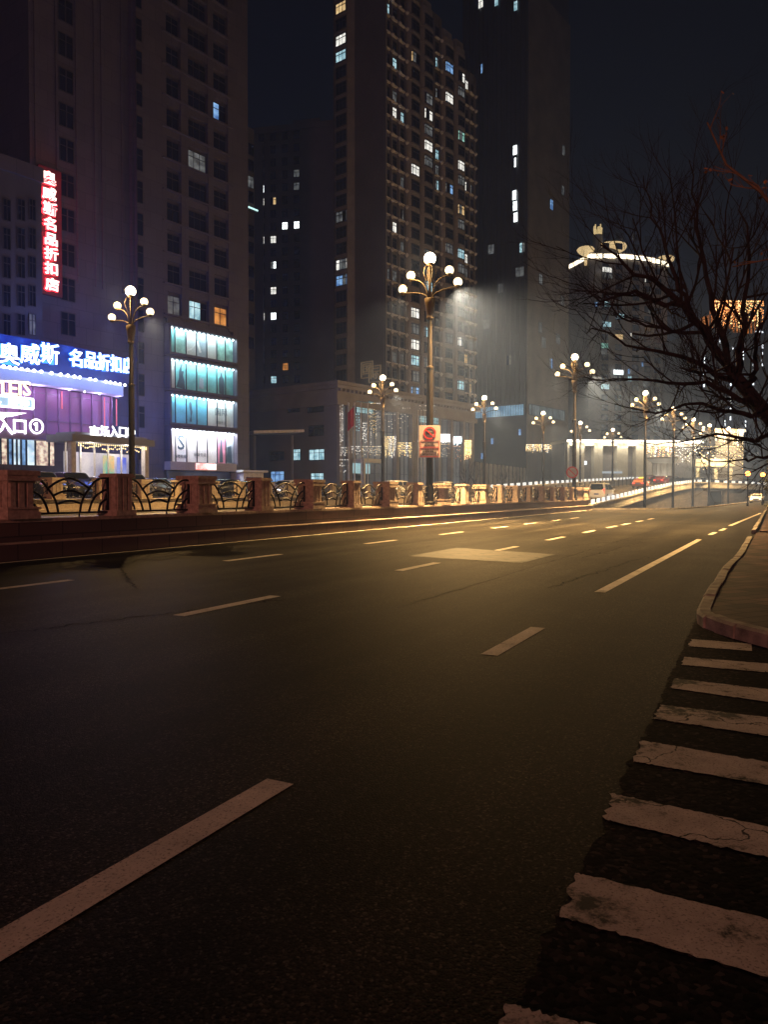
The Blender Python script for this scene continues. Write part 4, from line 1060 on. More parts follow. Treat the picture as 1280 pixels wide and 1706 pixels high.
for px in (101, 113):
    for r in range(16): z = zy(112, 557) + r * PA; cellsA.append((sx(px, -.5), sx(px + 11, -.5), z, z + 2.3, M['glass'], dict(out=-.46, nx=1, ny=2)))
for r in range(19): z = 4 + r * PA; cellsA.append((SA + .25 - .6, SA + 1.0 - .6, z, z + 2.4, M['glass'], dict(out=.47, nx=1, ny=2)))
windows(t, cellsA)
# the four advertising bands, each a shallow lit case with seven panels and a strip lamp along its top
M['adteal'] = mat('teal poster', (.18, .52, .56), .5, .35, .5); M['adpale'] = mat('pale poster', (.62, .66, .68), .5, .15, .7); M['adblue'] = mat('blue poster', (.12, .42, .60), .5, .3, .4)
M['adwhite'] = mat('white poster', (.80, .82, .84), .5, .06, .7); M['addark'] = mat('dark figure', (.05, .09, .12), .6, .2, 2); M['adpink'] = mat('pink poster', (.6, .25, .38), .5, .4, .8)
M['adgrey'] = mat('grey poster', (.34, .42, .50), .5, .35, .6); M['adgreen'] = mat('leafy poster', (.30, .55, .52), .5, .45, 1.2)
M['strip'] = em('strip lamp', (.85, 1.0, 1.0), 7)
AD = [['adteal', 'adgreen', 'adpale', 'adgrey', 'adpale', 'adgreen', 'adgreen'], ['adpale', 'adteal', 'adteal', 'adteal', 'adteal', 'adteal', 'adteal'],
      ['adblue', 'adblue', 'adblue', 'adblue', 'adpale', 'adpale', 'adpale'], ['adwhite', 'adwhite', 'adwhite', 'adwhite', 'adwhite', 'adpink', 'adgrey']]
s0, s1 = sx(274), sx(383); pn = [s0 + (s1 - s0) * f for f in (0, .1, .26, .415, .575, .73, .87, 1.0)]
ADW = []
for k in range(4):
    z1, z0 = zA[2 * k], zA[2 * k + 1]
    cs_ = thing('advert_window', None, None, (0, 0, 0)); cs_.parent = t; ADW.append(cs_)
    b = MB(); b.box(s0 - .15, s1 + .15, -1.25, -.05, z0 - .3, z0 - .02); b.box(s0 - .15, s1 + .15, -1.25, -.05, z1 + .02, z1 + .3)
    b.box(s0 - .3, s0 - .02, -1.2, -.05, z0 - .3, z1 + .3); b.box(s1 + .02, s1 + .3, -1.2, -.05, z0 - .3, z1 + .3); b.build('frame', cs_, M['stoneA'])
    for i in range(7):
        b = MB(); b.box(pn[i] + .02, pn[i + 1] - .02, -.5, -.46, z0, z1); b.build('poster', cs_, M[AD[k][i]])
    b = MB()
    for x in pn[1:-1]: b.box(x - .035, x + .035, -.62, -.455, z0, z1)
    b.build('mullion', cs_, M['frame'])
    if not k: b = MB(); b.ball((0, 0, 0), .11, 8, 5); DL = b.mesh('downlight'); DL.materials.append(M['strip'])
    for i in range(15): obj('downlight', DL, cs_).location = (s0 + (s1 - s0) * (i + .5) / 15, -.85, z1 - .12)
    for f in (.17, .5, .83): light('strip_light', 'AREA', (s0 + (s1 - s0) * f, -1.0, z1 - .06), (130 if k < 3 else 330), (.72, 1.0, 1.0) if k < 3 else (.95, .97, 1.0), t, (s1 - s0) / 3.1, (radians(20), 0, 0), .25)
def fig(k, i, pts, m='addark', y=-.512):
    w0, w1, z0, z1 = pn[i], pn[i + 1], zA[2 * k + 1], zA[2 * k]
    vs = [(w0 + (w1 - w0) * x, y, z0 + (z1 - z0) * z) for x, z in pts]
    b = MB(); b.add(vs + [(x, y + .008, z) for x, _, z in vs], [tuple(range(len(vs))), tuple(range(len(vs), 2 * len(vs)))[::-1]]); b.build('poster_figure', ADW[k], M[m])
fig(1, 1, [(.1, .08), (.9, .02), (.85, .3), (.72, .5), (.8, .62), (.74, .68), (.6, .62), (.62, .8), (.72, .86), (.6, .9), (.5, .84), (.42, .72), (.36, .6), (.36, .4), (.22, .22)])
fig(1, 5, [(.3, .05), (.85, .02), (.92, .4), (.8, .62), (.66, .66), (.62, .82), (.45, .82), (.42, .66), (.28, .6), (.25, .35)])
fig(2, 2, [(.3, .1), (.42, .3), (.38, .5), (.3, .6), (.28, .78), (.4, .84), (.5, .8), (.55, .6), (.6, .45), (.5, .3), (.55, .1)])
fig(0, 2, [(.1, .2), (.5, .24), (.95, .5), (.95, .6), (.6, .34), (.2, .26)], 'adwhite'); fig(0, 3, [(0, .62), (.3, .2), (.5, .22), (.2, .68)], 'adwhite')
fig(1, 3, [(.25, .12), (.7, .12), (.66, .5), (.3, .52)], 'adgrey'); fig(3, 5, [(.3, .05), (.7, .05), (.62, .5), (.55, .8), (.42, .8), (.36, .5)], 'addark'); fig(3, 6, [(.1, .05), (.8, .05), (.7, .6), (.2, .55)], 'addark')
z = (zA[6] * .52 + zA[7] * .48); zz = zA[6] - zA[7]
obj('poster_lettering', join_meshes('poster_lettering', [
    text_mesh('x', 'S', 2.4, M['addark'], .005, .03, m=Matrix.Translation(((pn[1] + pn[2]) / 2, -.515, z + .25)) @ Matrix.Shear('XZ', 4, (.25, 0)) if False else Matrix.Translation(((pn[1] + pn[2]) / 2, -.515, z + .25))),
    text_mesh('x', '2楼鞋城', .42, M['addark'], .005, .0, m=Matrix.Translation(((pn[1] + pn[2]) / 2, -.515, z - 1.3))),
    text_mesh('x', '运动·生活', .42, M['addark'], .005, .0, m=Matrix.Translation(((pn[3] + pn[4]) / 2 - .3, -.515, z - 1.0))),
    text_mesh('x', '国际', 1.0, M['addark'], .005, .0, m=Matrix.Translation(((pn[5] + pn[6]) / 2, -.515, (zA[4] + zA[5]) / 2 + .15))),
    text_mesh('x', '时尚生活', .4, M['addark'], .005, .0, m=Matrix.Translation(((pn[5] + pn[6]) / 2, -.515, (zA[4] + zA[5]) / 2 - 1.1)))]), t)
# beige canopy box with a lit sign below the bands
a, z1 = FA.hit(284, 768.5, 1.6); c, z0 = FA.hit(394, 786, 1.6)
b = MB(); b.box(a, c, -1.6, -.46, z0, z1); b.build('shop_canopy', t, mat('beige panel', (.42, .38, .36), .6, .1, .6))
e0, e1 = FA.hit(326, 770, 1.6)[0], FA.hit(359, 770, 1.6)[0]
b = MB(); b.box(e0, e1, -1.72, -1.601, z0 + .15, z1 - .1); b.build('light_box', t, em('red white light box', (1, .93, .9), 2.2, var=(1.0, .25, .22), scale=.9))
b = MB(); b.box(a + .3, c - .5, -.8, -.47, 0, z0 - .05); b.build('shop_front', t, em('dim shop front', (.10, .12, .2), .35, var=(.02, .02, .03), scale=.5))

# --- left wing, curved mall front, doors
b = MB(); zw = zy(30, 269, 2); b.box(-34, -.15, -1.8, 24, 0, zw); b.build('left_wing', t, mat('wing stone', (.075, .075, .09), .7, .2, .3))
b = MB(); b.box(-34.2, -.05, -2.1, -1.81, zw - 1.2, zw + .15); b.build('parapet_band', t, M['stoneA'])
wl = []
for px in (4, 28, 47):
    for k, y in enumerate((330, 378, 426, 474, 522)):
        a, z1 = FA.hit(px, y, 1.8); c, _ = FA.hit(px + (12 if px != 47 else 11), y, 1.8); wl.append((a, c, z1 - 2.0, z1, LIT['d'] if (px, y) == (47, 522) else M['glass'], dict(out=1.86, nx=2)))
windows(t, wl)
CW = 17.5
def outp(s): return 4.6 * sqrt(max(.03, 1 - ((s + 6) / CW) ** 2)) + .6
def curve_at(px, off=0.0):
    lo, hi = -24.0, 11.3
    f = lambda s: proj(FA.world(s, -(outp(s) + off), 8))[0] - px
    for _ in range(50):
        m_ = (lo + hi) / 2
        if f(m_) > 0: hi = m_
        else: lo = m_
    return lo
def curve_z(s, py, off=0.0):
    p = FA.world(s, -(outp(s) + off), 0); d = hypot(p.x, p.y - 0)
    # height seen at that pixel row
    r = ray(640, py); yy = p.y
    return EYE.z + r.z / r.y * yy - FA.base
def ribbon(b, sa, sb, off0, off1, z0, z1, n=40, f=outp):
    """solid curved band from off0 to off1 outside the curve"""
    S = [sa + (sb - sa) * i / n for i in range(n + 1)]
    vs = []
    for s in S:
        for o_, z_ in ((off0, z0), (off1, z0), (off1, z1), (off0, z1)): vs.append((s, -(f(s) + o_), z_))
    fs = [(4 * i + j, 4 * i + 4 + j, 4 * i + 4 + (j + 1) % 4, 4 * i + (j + 1) % 4) for i in range(n) for j in range(4)]
    fs += [(0, 1, 2, 3), (4 * n + 3, 4 * n + 2, 4 * n + 1, 4 * n)]
    b.add(vs, fs)
s205 = curve_at(205, .8); s222 = curve_at(222)
zc0, zc1 = curve_z(curve_at(60), 642), curve_z(curve_at(60), 622)      # canopy band
zs0, zs1 = zc1 + .25, curve_z(curve_at(60), 566)                       # sign band
M['signband'] = mat('blue sign band', (.006, .018, .10), .5, .15, .5)
b = MB(); ribbon(b, -26, s222, -.8, 0, zs0, zs1); b.build('sign_band', t, M['signband'])
b = MB(); ribbon(b, -26, s205, -.4, .85, zc0, zc1 - .1); ribbon(b, -26, s205, -.4, .35, zc1 - .098, zc1 + .2); b.build('canopy_band', t, mat('white canopy', (.62, .63, .68), .5, .08, .4))
M['bulb'] = em('canopy bulb', (.97, .97, 1.0), 6)
b = MB(); b.smooth = True; b.ball((0, 0, 0), .15, 10, 6); BULB = b.mesh('bulb'); BULB.materials.append(M['bulb'])
for px in (5, 15, 25, 35, 45, 56, 68, 85, 100, 112, 123, 132, 149, 158, 175, 183, 191, 199, 207):
    s = curve_at(px, .5); obj('bulb', BULB, t).location = (s, -(outp(s) + .62), zc1 + .12)
for px in (113, 139, 164):
    s = curve_at(px, .5); o = obj('bulb', BULB, t); o.location = (s, -(outp(s) + .7), zc0 - .12); o.scale = (.6, .6, .6)
for px in (10, 60, 110, 160, 200):
    s = curve_at(px); light('canopy_fill_light', 'POINT', (s, -(outp(s) + 2.6), zc1 + .9), 330, (.22, .36, 1.0), t, .2)  # added blue wash in front of the canopy, tinting the facade; no bulb here
    light('canopy_fill_light', 'POINT', (s, -(outp(s) + .3), zc0 - .5), 130, (.7, .5, 1.0), t, .2)
zd1 = curve_z(curve_at(60), 733)                                       # head of the doors
M['pglass'] = em('purple mall glass', (.48, .20, .52), .38, var=(.22, .12, .38), scale=.28)
b = MB(); ribbon(b, -26, s205 - .3, -1.2, -1.0, zd1 + .6, zc0); b.build('purple_glass', t, M['pglass'])
b = MB()
for k in range(26):
    s = -25.5 + k * (s205 - .3 + 25.5) / 25; b.box(s - .05, s + .05, -(outp(s) - .78), -(outp(s) - 1.02), zd1 + .6, zc0)
for z in (zd1 + 1.9, zd1 + 4.4): ribbon(b, -26, s205 - .3, -1.0, -.9, z, z + .09)
b.build('mullion', t, mat('violet mullion', (.25, .16, .28), .5, .1, 3))
b = MB(); M['redneon'] = em('pink light tube', (1.0, .22, .32), .75)
for px, w in ((103, .5), (174, 1), (194, .8)):
    s = curve_at(px, -.7); b.bar((s, -(outp(s) - .72), zc0 - .15), (s, -(outp(s) - .72), zc0 - 3.6 * w), .1, .08, (1, 0, 0))
b.build('light_tube', t, M['redneon'])
b = MB(); sE = curve_at(98); ribbon(b, -26, sE + 1.5, -1.1, .5, zd1, zd1 + .62); b.build('door_header', t, mat('violet fascia', (.28, .2, .34), .5, .15, .8))
zd0 = curve_z(curve_at(60), 776)
DC = [em('door glass', (.75, .9, 1.0), 1.3, var=(.2, .35, .5), scale=1.2), em('door glass blue', (.25, .5, .9), .9, var=(.03, .06, .15), scale=1.6), em('door posters', (1.0, .85, .65), 1.1, var=(.25, .12, .12), scale=2.6),
      em('door posters red', (1.0, .25, .2), .9, var=(.9, .8, .75), scale=2.2)]
xs = [-14, -5, 7, 19, 27, 34, 41, 50, 65, 88, 98]; ks = [3, 0, 2, 1, 0, 0, 1, 0, 2, 2]
for (a, c), k in zip(zip(xs, xs[1:]), ks):
    a, c = curve_at(a), curve_at(c); b = MB(); b.mat(DC[k]); ribbon(b, a + .06, c - .06, -.9, -.85, zd0, zd1, 3)
    b.mat(M['iron']); ribbon(b, a - .04, a + .06, -.95, -.7, zd0, zd1, 1); b.build('door', t)
b = MB(); ribbon(b, -26, sE + 2.2, -1.2, 1.2, 0, zd0, 30); ribbon(b, -26, sE + 2.4, -1.1, 1.9, 0, zd0 * .6, 30); b.build('entrance_steps', t, M['stoneA'])
# second entrance: a projecting porch
FQ = Frame(113, 68, 28, 1.2); q1 = FQ.hit(245, 735)[0]; zt, zb = FQ.hit(180, 729)[1], FQ.hit(180, 740)[1]
pr = thing('mall_porch', 'lit glazed porch with flat canopy under white entrance characters', 'porch', FQ.loc(), FQ.rz)
b = MB(); b.prism([(-.3, -1.0), (q1, -1.0), (q1, 2.4), (-.3, 2.4)], zb, zt); b.prism([(.4, -.5), (q1 - .5, -.5), (q1 - .5, 2), (.4, 2)], zt, zt + .25); b.build('canopy', pr, mat('grey canopy', (.22, .23, .27), .5, .1, .6))
b = MB(); b.mat(BE['y'])
n = 34
for k in range(n): b.octa((.6 + (q1 - 1.2) * k / n, -.7, zb - .18 - random.random() * .5), .085); b.octa((.6 + (q1 - 1.2) * k / n, -.72, zb - .14), .07)
b.build('light_string', pr)
M['porch'] = em('porch glass', (.9, .85, .9), .6, var=(.22, .25, .5), scale=.45)
b = MB(); b.box(.6, q1 - .8, 1.2, 1.25, .2, zb - .8); b.build('glass_wall', pr, M['porch'])
b = MB(); m3 = em('porch posters', (1, .5, .12), .8, var=(.05, .6, .5), scale=.8); b.box(q1 * .52, q1 * .66, 1.08, 1.14, 1.3, zb - 1.0); b.build('poster', pr, m3)
b = MB(); b.box(q1 * .7, q1 * .82, 1.08, 1.14, 1.3, zb - 1.1); b.build('poster', pr, em('porch poster blue', (.1, .15, .75), .8, var=(.4, .45, .8), scale=.7))
b = MB()
for k in range(6): x = .6 + (q1 - 1.4) * k / 5; b.box(x - .07, x + .07, .95, 1.07, 0, zb)
b.box(.6, q1 - .8, .98, 1.06, 1.25, 1.35); b.build('door_frame', pr, M['white'])
for x in (-.1, q1 - .9): b = MB(); b.box(x, x + .5, -.6, -.1, 0, zb); b.build('column', pr, M['ledge'])
for f in (.25, .7): light('porch_light', 'POINT', (q1 * f, -.2, zb - .5), 150, (1, .85, .7), pr, .2)
# wall-mounted signs
M['let'] = em('white sign letter', (1, 1, 1), 3.0, True); M['haloblue'] = em('blue halo', (.03, .22, 1.0), 2.5, True); M['letred'] = em('red sign letter', (1.0, .80, .74), 2.6, True); M['halored'] = em('red halo', (1.0, .03, .05), 3.0, True)
M['letgold'] = em('golden sign letter', (1, .80, .5), 2.2, True)
sg = thing('shop_sign', 'glowing white characters with blue halo along the curved blue band', 'shop sign', FA.loc(), FA.rz)
def curved_char(root, ch, px, py, size, off, face, halo, bold=.018, grow=.055):
    s = curve_at(px, off); z = curve_z(s, py, off); ds = .05
    a = atan2(-(outp(s + ds) - outp(s - ds)), 2 * ds)
    R_ = Matrix.Translation((s, -(outp(s) + off), z)) @ Matrix.Rotation(a, 4, 'Z')
    obj('character', text_mesh('character', ch, size, face, .04, bold, m=R_), root)
    if halo: obj('halo', text_mesh('halo', ch, size, halo, .02, bold + grow, m=Matrix.Translation((s, -(outp(s) + off - .14), z)) @ Matrix.Rotation(a, 4, 'Z')), root)
for ch, px, py, sz in (('奥', 16, 592, 1.95), ('威', 51, 592, 1.95), ('斯', 84, 591.5, 1.95), ('名', 128.5, 599, 1.75), ('品', 152, 602, 1.75), ('折', 173.5, 605.5, 1.75), ('扣', 194.5, 608.5, 1.75), ('店', 214, 611.5, 1.75)):
    curved_char(sg, ch, px, py, sz, .35, M['let'], M['haloblue'])
for px in (12, 50, 90, 130, 170, 208):
    s = curve_at(px, .8); light('halo_fill_light', 'POINT', (s, -(outp(s) + .9), zs1 - .2), 90, (.05, .2, 1.0), sg, .25)
light('halo_fill_light', 'POINT', (s222 + 1.5, -5.5, zs0 - 3), 900, (.12, .25, 1.0), sg, .4); light('halo_fill_light', 'POINT', (s222 - 6, -9, zs1 + 3), 500, (.12, .2, 1.0), sg, .4)  # extra blue lights hung off the sign, added to tint the facade
sg = thing('neon_sign', 'vertical glowing red characters high on the dark tower wall', 'shop sign', FA.loc(), FA.rz)
for ch, px, py in zip('奥威斯名品折扣店', (81.5, 82, 83, 84.3, 85, 85.4, 86, 87), (297.6, 324, 349, 374.5, 400, 424, 449, 475.5)):
    s, z = FA.hit(px, py, .3); S_ = Matrix.Translation((s, -.3, z)) @ Matrix.Diagonal((1.08, 1, .93, 1))
    obj('character', text_mesh('character', ch, 1.38, M['letred'], .04, .03, m=S_), sg)
    obj('halo', text_mesh('halo', ch, 1.38, M['halored'], .02, .10, m=Matrix.Translation((0, .16, 0)) @ S_), sg)
a, zt_ = FA.hit(81, 283, .0); c, zb_ = FA.hit(86, 489, .0)
b = MB(); b.box((a + c) / 2 - 1.2, (a + c) / 2 + 1.2, -.02, .35, zb_ - .2, zt_ + .2); b.build('backboard', sg, mat('dark red board', (.12, .02, .025), .6, .2, 1))
for py in (300, 350, 400, 450): s, z = FA.hit(85, py, .8); light('halo_fill_light', 'POINT', (s, -1.0, z), 110, (1, .04, .06), sg, .3)
sg = thing('mall_sign', 'golden capital letters above a white outlined name board', 'shop sign', FA.loc(), FA.rz)
for ch, px in zip('OUTLETS', (-29, -16, -3.5, 8.5, 21, 33, 44.5)): curved_char(sg, ch, px, 648 + (px - 20) * .03, 1.75, .9, M['letgold'], None, .03)
sA_, sB_ = curve_at(-45, .9), curve_at(53, .9); z1, z0 = curve_z(curve_at(20, .9), 661), curve_z(curve_at(20, .9), 681)
b = MB(); b.mat(em('name board', (.55, .8, 1.0), .8)); ribbon(b, sA_, sB_, .8, .9, z0 + .1, z1 - .1, 12); b.mat(M['let']); ribbon(b, sA_ - .1, sB_ + .1, .82, .98, z1 - .16, z1, 12); ribbon(b, sA_ - .1, sB_ + .1, .82, .98, z0, z0 + .16, 12)
ribbon(b, sB_, sB_ + .16, .82, .98, z0 + .1, z1 - .1, 2); b.build('name_board', sg)
for ch, px in zip('名品·服饰', (-25, -12, 0, 22, 40)): curved_char(sg, ch, px, 671, .95, 1.0, M['let'], None, .02)
b = MB(); b.mat(M['let']); sP = [curve_at(px, .9) for px in (-12, 44, 22, 8, 2, -4)]; zP = [curve_z(curve_at(20, .9), y) for y in (690, 687, 694, 697, 703, 697)]
b.add([(s, -(outp(s) + .95), z) for s, z in zip(sP, zP)] + [(s, -(outp(s) + .85), z) for s, z in zip(sP, zP)], [tuple(range(6)), tuple(range(6, 12))[::-1]] + [(i, i + 6, (i + 1) % 6 + 6, (i + 1) % 6) for i in range(6)]); b.build('swoosh', sg)
sg = thing('entrance_sign', 'white characters and a circled number over the left mall doors', 'shop sign', FA.loc(), FA.rz)
for ch, px, sz in zip('商场入口', (-43, -18, 7, 32), (1.5,) * 4): curved_char(sg, ch, px, 712, sz, .6, M['let'], None, .03)
curved_char(sg, '①', 60, 712, 1.6, .6, M['let'], None, .03)
sg = thing('entrance_sign', 'small white characters standing on the flat porch canopy', 'shop sign', FQ.loc(), FQ.rz)
for ch, px in zip('商场入口③', (157, 174, 190, 204.5, 218)):
    s, z = FQ.hit(px, 721, .9); obj('character', text_mesh('character', ch, 1.15, M['let'], .05, .02, m=Matrix.Translation((s, -.9, z))), sg)
    b = MB(); b.box(s - .03, s + .03, -.88, -.82, zt - FQ.base * 0, z - .3); b.build('bracket', sg, M['iron'])

# --- rear apartment block with square windows
FC = Frame(420, 183, 118, 1.2); 
FC.O = Vector(((415 - 640) / F * 186, 186, 0)); FC.e = Vector((cos(radians(-12)), sin(radians(-12)), 0)); FC.n = Vector((-FC.e.y, FC.e.x, 0)); FC.rz = radians(-12)
t = thing('apartment_block', 'plain violet grey apartment block with small square windows behind the mall', 'apartment block', FC.loc(), FC.rz)
WC = FC.hit(562, 400)[0]; HC = FC.hit(480, 212)[1]
b = MB(); b.box(0, WC, 0, 25, 0, HC); b.box(WC * .45, WC * .75, 4, 14, HC, HC + 3.5); b.box(0.0, 4, -.6, -.003, 0, HC - 3); b.box(-.3, WC + .2, -.4, -.001, HC - .8, HC + .5); b.build('wall', t, M['stoneC'])
P0 = 21.75 * 178 / F; colsC = [(FC.hit(px - 4.6, 400)[0], FC.hit(px + 4.6, 400)[0], dict(nx=2, ny=2, out=.05, bar=.1)) for px in (436, 455.5, 475, 494.5)]
litC = [(434, 325, 'W'), (436, 346, 'w'), (454, 345, 'y'), (437, 391, 'w'), (456, 389, 'w'), (474, 387, 'W'), (494, 384, 'W'), (455, 433, 'W'), (436, 480, 'W'), (458, 479, 'w'), (436, 522, 'w'), (455.5, 521.5, 'W'), (457, 586, 'w'),
        (474.5, 606, 'o'), (458, 630, 'c'), (495, 292, 'd'), (495, 315, 'd')]
zc = FC.hit(475, 610)[1] - 1.0; z00 = zc - 9 * P0
windows(t, grid(colsC, z00, P0, 28, 1.75, litC, FC))
# dim block left of it, seen edge on, with a lit bay
FE2 = Frame(404, 150, 37, 1.2); t = thing('side_block', 'narrow dark block with a teal lit balcony between the two towers', 'apartment block', FE2.loc(), FE2.rz)
w2 = FE2.hit(424, 400)[0]; h2 = FE2.hit(415, 212)[1]
b = MB(); b.box(0, w2, 0, 14, 0, h2); b.build('wall', t, M['stoneD2'])
for y in (235, 262, 290, 315, 372, 400, 440, 480, 520, 560):
    a, z1 = FE2.hit(408, y); c, _ = FE2.hit(422, y); b = MB(); window_mesh(b, a, c, z1 - 2.2, z1, LIT['d'] if y in (290,) else M['glass'], 3, 2); b.build('window', t)
a, z1 = FE2.hit(406, 345, .6); c, z0 = FE2.hit(427, 352, .6); b = MB(); b.box(a, c, -1.0, -.01, z0 - .3, z0); b.build('balcony', t, M['stoneD2']); b = MB(); b.box(a, c, -1.1, -1.0, z0 - .12, z0 + .15); b.build('balcony_light', t, em('teal strip', (.6, 1, .95), 1.6))
a, z1 = FE2.hit(412, 677); c, z0 = FE2.hit(429, 688); b = MB(); window_mesh(b, a, c, z0, z1, LIT['W'], 5, 2); b.build('window', t)
p0, p1 = P(414, 719, 108), P(497, 717, 112)
t = thing('roof_slab', 'long thin pale canopy slab between the mall and the podium', 'canopy', ((p0.x + p1.x) / 2, (p0.y + p1.y) / 2, 1.2))
b = MB(); b.bar((p0.x - (p0.x + p1.x) / 2, -2, p0.z - 1.4), (p1.x - (p0.x + p1.x) / 2, 2, p1.z - 1.4), 4, .4); b.build('slab', t, M['ledge'])
b = MB()
for f in (-.85, .8): b.box((p1.x - p0.x) / 2 * f - .15, (p1.x - p0.x) / 2 * f + .15, -.15, .15, 0, p0.z - 1.6)
b.build('post', t, M['stoneC'])
g0 = P(432, 775, 96); t = thing('gate_house', 'small pale gatehouse beside the mall tower corner', 'gatehouse', (g0.x - 1.5, g0.y, 1.2), radians(50))
b = MB(); b.box(-1.6, 1.6, -1.2, 1.2, 0, 2.9); b.build('wall', t, M['ledge']); b = MB(); b.box(-2, 2, -1.6, 1.6, 2.9, 3.15); b.build('roof', t, M['white'])
b = MB(); b.box(-1.2, 1.2, -1.26, -1.203, 1.1, 2.3); b.build('window', t, M['glass'])

# --- big dark tower right of the apartment tower
FD = Frame(877, 190, 38, 1.2); WD = FD.hit(945, 600)[0]; LD = FD.hitL(770, 600)[0]
t = thing('dark_tower', 'huge almost black tower with a blue lit band near its foot', 'office tower', FD.loc(), FD.rz)
b = MB(); b.box(0, WD, 0, LD, 0, 150); b.build('wall', t, M['stoneD'])
b = MB(); b.box(.02, WD + .3, -.35, -.002, 0, FD.hit(880, 300)[1] + 48); b.build('cladding', t, M['stoneD2'])
b = MB(); b.m = ML
for k in range(14): s = LD * (k + .5) / 14; b.box(s - .25, s + .25, -.4, -.002, 20, 150)
b.m = Matrix(); b.build('fin', t, M['stoneD'])
cD = []
for px, py, k, wpx in ((860, 250, 'W', 7), (862, 270, 'W', 7), (859, 325, 'W', 7), (860, 343, 'W', 7), (861, 362, 'W', 7), (803, 5, 'w', 8), (829, 2, 'c', 6), (861, 10, 'c', 6), (803, 115, 'b', 6), (872, 412, 'c', 9), (868, 452, 'd', 14), (820, 415, 'd', 10), (836, 480, 'd', 8), (812, 540, 'd', 10), (850, 600, 'd', 8)):
    a, z = FD.hitL(px + wpx / 2, py); c, _ = FD.hitL(px - wpx / 2, py); cD.append((a, c, z - 1.2, z + 1.2, LIT[k], dict(face=ML, nx=2, ny=2, out=.42)))
for px, py, k, wpx in ((917, 340, 'b', 5), (899, 464, 'd', 6), (928, 564, 'd', 6), (916, 605, 'b', 5), (904, 570, 'd', 6), (898, 545, 'd', 5), (935, 500, 'd', 5), (937, 250, 'd', 4), (936, 317, 'd', 4)):
    a, z = FD.hit(px - wpx / 2, py); c, _ = FD.hit(px + wpx / 2, py); cD.append((a, c, z - 1.3, z + 1.3, LIT[k], dict(nx=2, ny=2, out=.42)))
windows(t, cD)
M['bluestrip'] = em('blue strip windows', (.42, .75, 1.0), .55, var=(.1, .28, .5), scale=.5)
a, z1 = FD.hitL(877, 674); c, z0 = FD.hitL(795, 690); b = MB(); window_mesh(b, 0.5, LD - 1, FD.hitL(877, 692)[1], FD.hitL(877, 673)[1], M['bluestrip'], 24, 1, .45, .12, face=ML); b.build('blue_band', t)
b = MB(); window_mesh(b, .5, WD - 2, FD.hit(880, 691)[1], FD.hit(880, 673)[1], em('grey strip windows', (.3, .42, .5), .28, var=(.08, .12, .16), scale=.6), 14, 1, .4, .14); b.build('grey_band', t)
fairy(t, FD, 877, 944, 741, 755, 'yyw', 60, (.3, 1), r=.11, step=.35, off=.7)
for i, (px, py, k) in enumerate(((822, 735, 'b'), (868, 720, 'b'), (805, 760, 'b'))):
    a, z = FD.hitL(px + 2, py); c, _ = FD.hitL(px - 2, py); b = MB(); window_mesh(b, a, c, z - .8, z + .8, LIT['b'], 1, 1, .45, face=ML); b.build('window', t)
# back tower between, far
# --- crowned tower
FX = Frame(980, 262, 72, 1.2); t = thing('crowned_tower', 'taupe tower with a glowing roof crown, discs and lantern', 'tower', FX.loc(), FX.rz)
WX = FX.hit(1112, 600)[0]; LX = 26.0; HX = FX.hit(990, 431)[1]
FX2 = FX
b = MB(); nA = 10
crn = [(WX * i / nA, -3.5 * sin(pi * i / nA)) for i in range(nA + 1)]
b.prism(crn + [(WX, LX), (0, LX)], 0, HX); b.build('wall', t, M['stoneE'])
M['crown'] = em('crown lights', (1, .86, .62), 4.0); M['crown2'] = em('crown glow', (1, .74, .38), 1.0, var=(.85, .58, .26), scale=.3)
b = MB(); b.prism([(x + (.6 if i == nA else 0), y - .6) for i, (x, y) in enumerate(crn)] + [(WX + .6, LX), (-.6, LX)], HX, HX + 1.3); b.build('lit_cornice', t, M['crown'])
b = MB(); b.prism([(x, y - .2) for x, y in crn] + [(WX, LX), (0, LX)], HX + 1.301, HX + 1.9); b.build('cornice', t, M['stoneE'])
b = MB(); b.smooth = False
for x, y in ((-.5, 1.5), (WX + .3, 1.5)): b.lathe([(.4, -1), (.6, 2), (2.6, 3.4), (3.0, 4.2), (2.4, 4.9), (.4, 5.1)], 14, (x, y, HX - 1))
b.build('corner_disc', t, M['crown2'])
cx, cy = WX * .42, LX * .5; zd = HX + 2
b = MB(); b.lathe([(5.5, 0), (5.5, 5), (5.0, 5.2)], 16, (cx, cy, zd)); b.build('drum', t, M['stoneE'])
b = MB(); b.lathe([(3, 5.2), (5.2, 6.4), (5.6, 7.2), (5.2, 7.9), (2, 8.4)], 18, (cx + 4, cy, zd)); b.build('lantern_disc', t, M['crown2'])
b = MB(); b.lathe([(1.7, 5), (1.7, 11)], 10, (cx - 1.5, cy, zd)); b.build('turret', t, M['stoneE'])
b = MB()
for k in range(9): A = 2 * pi * k / 9; b.bar((cx - 1.5 + 1.2 * cos(A), cy + 1.2 * sin(A), zd + 11), (cx - 1.5 + 1.4 * cos(A), cy + 1.4 * sin(A), zd + 13.6 + (k % 2)), .35, .35, (1, 0, 0))
b.build('turret_crown', t, em('turret crown light', (1, .75, .35), .8))
light('crown_light', 'POINT', (cx, -4, HX + 7), 900, (1, .8, .5), t, .5)
cE = []
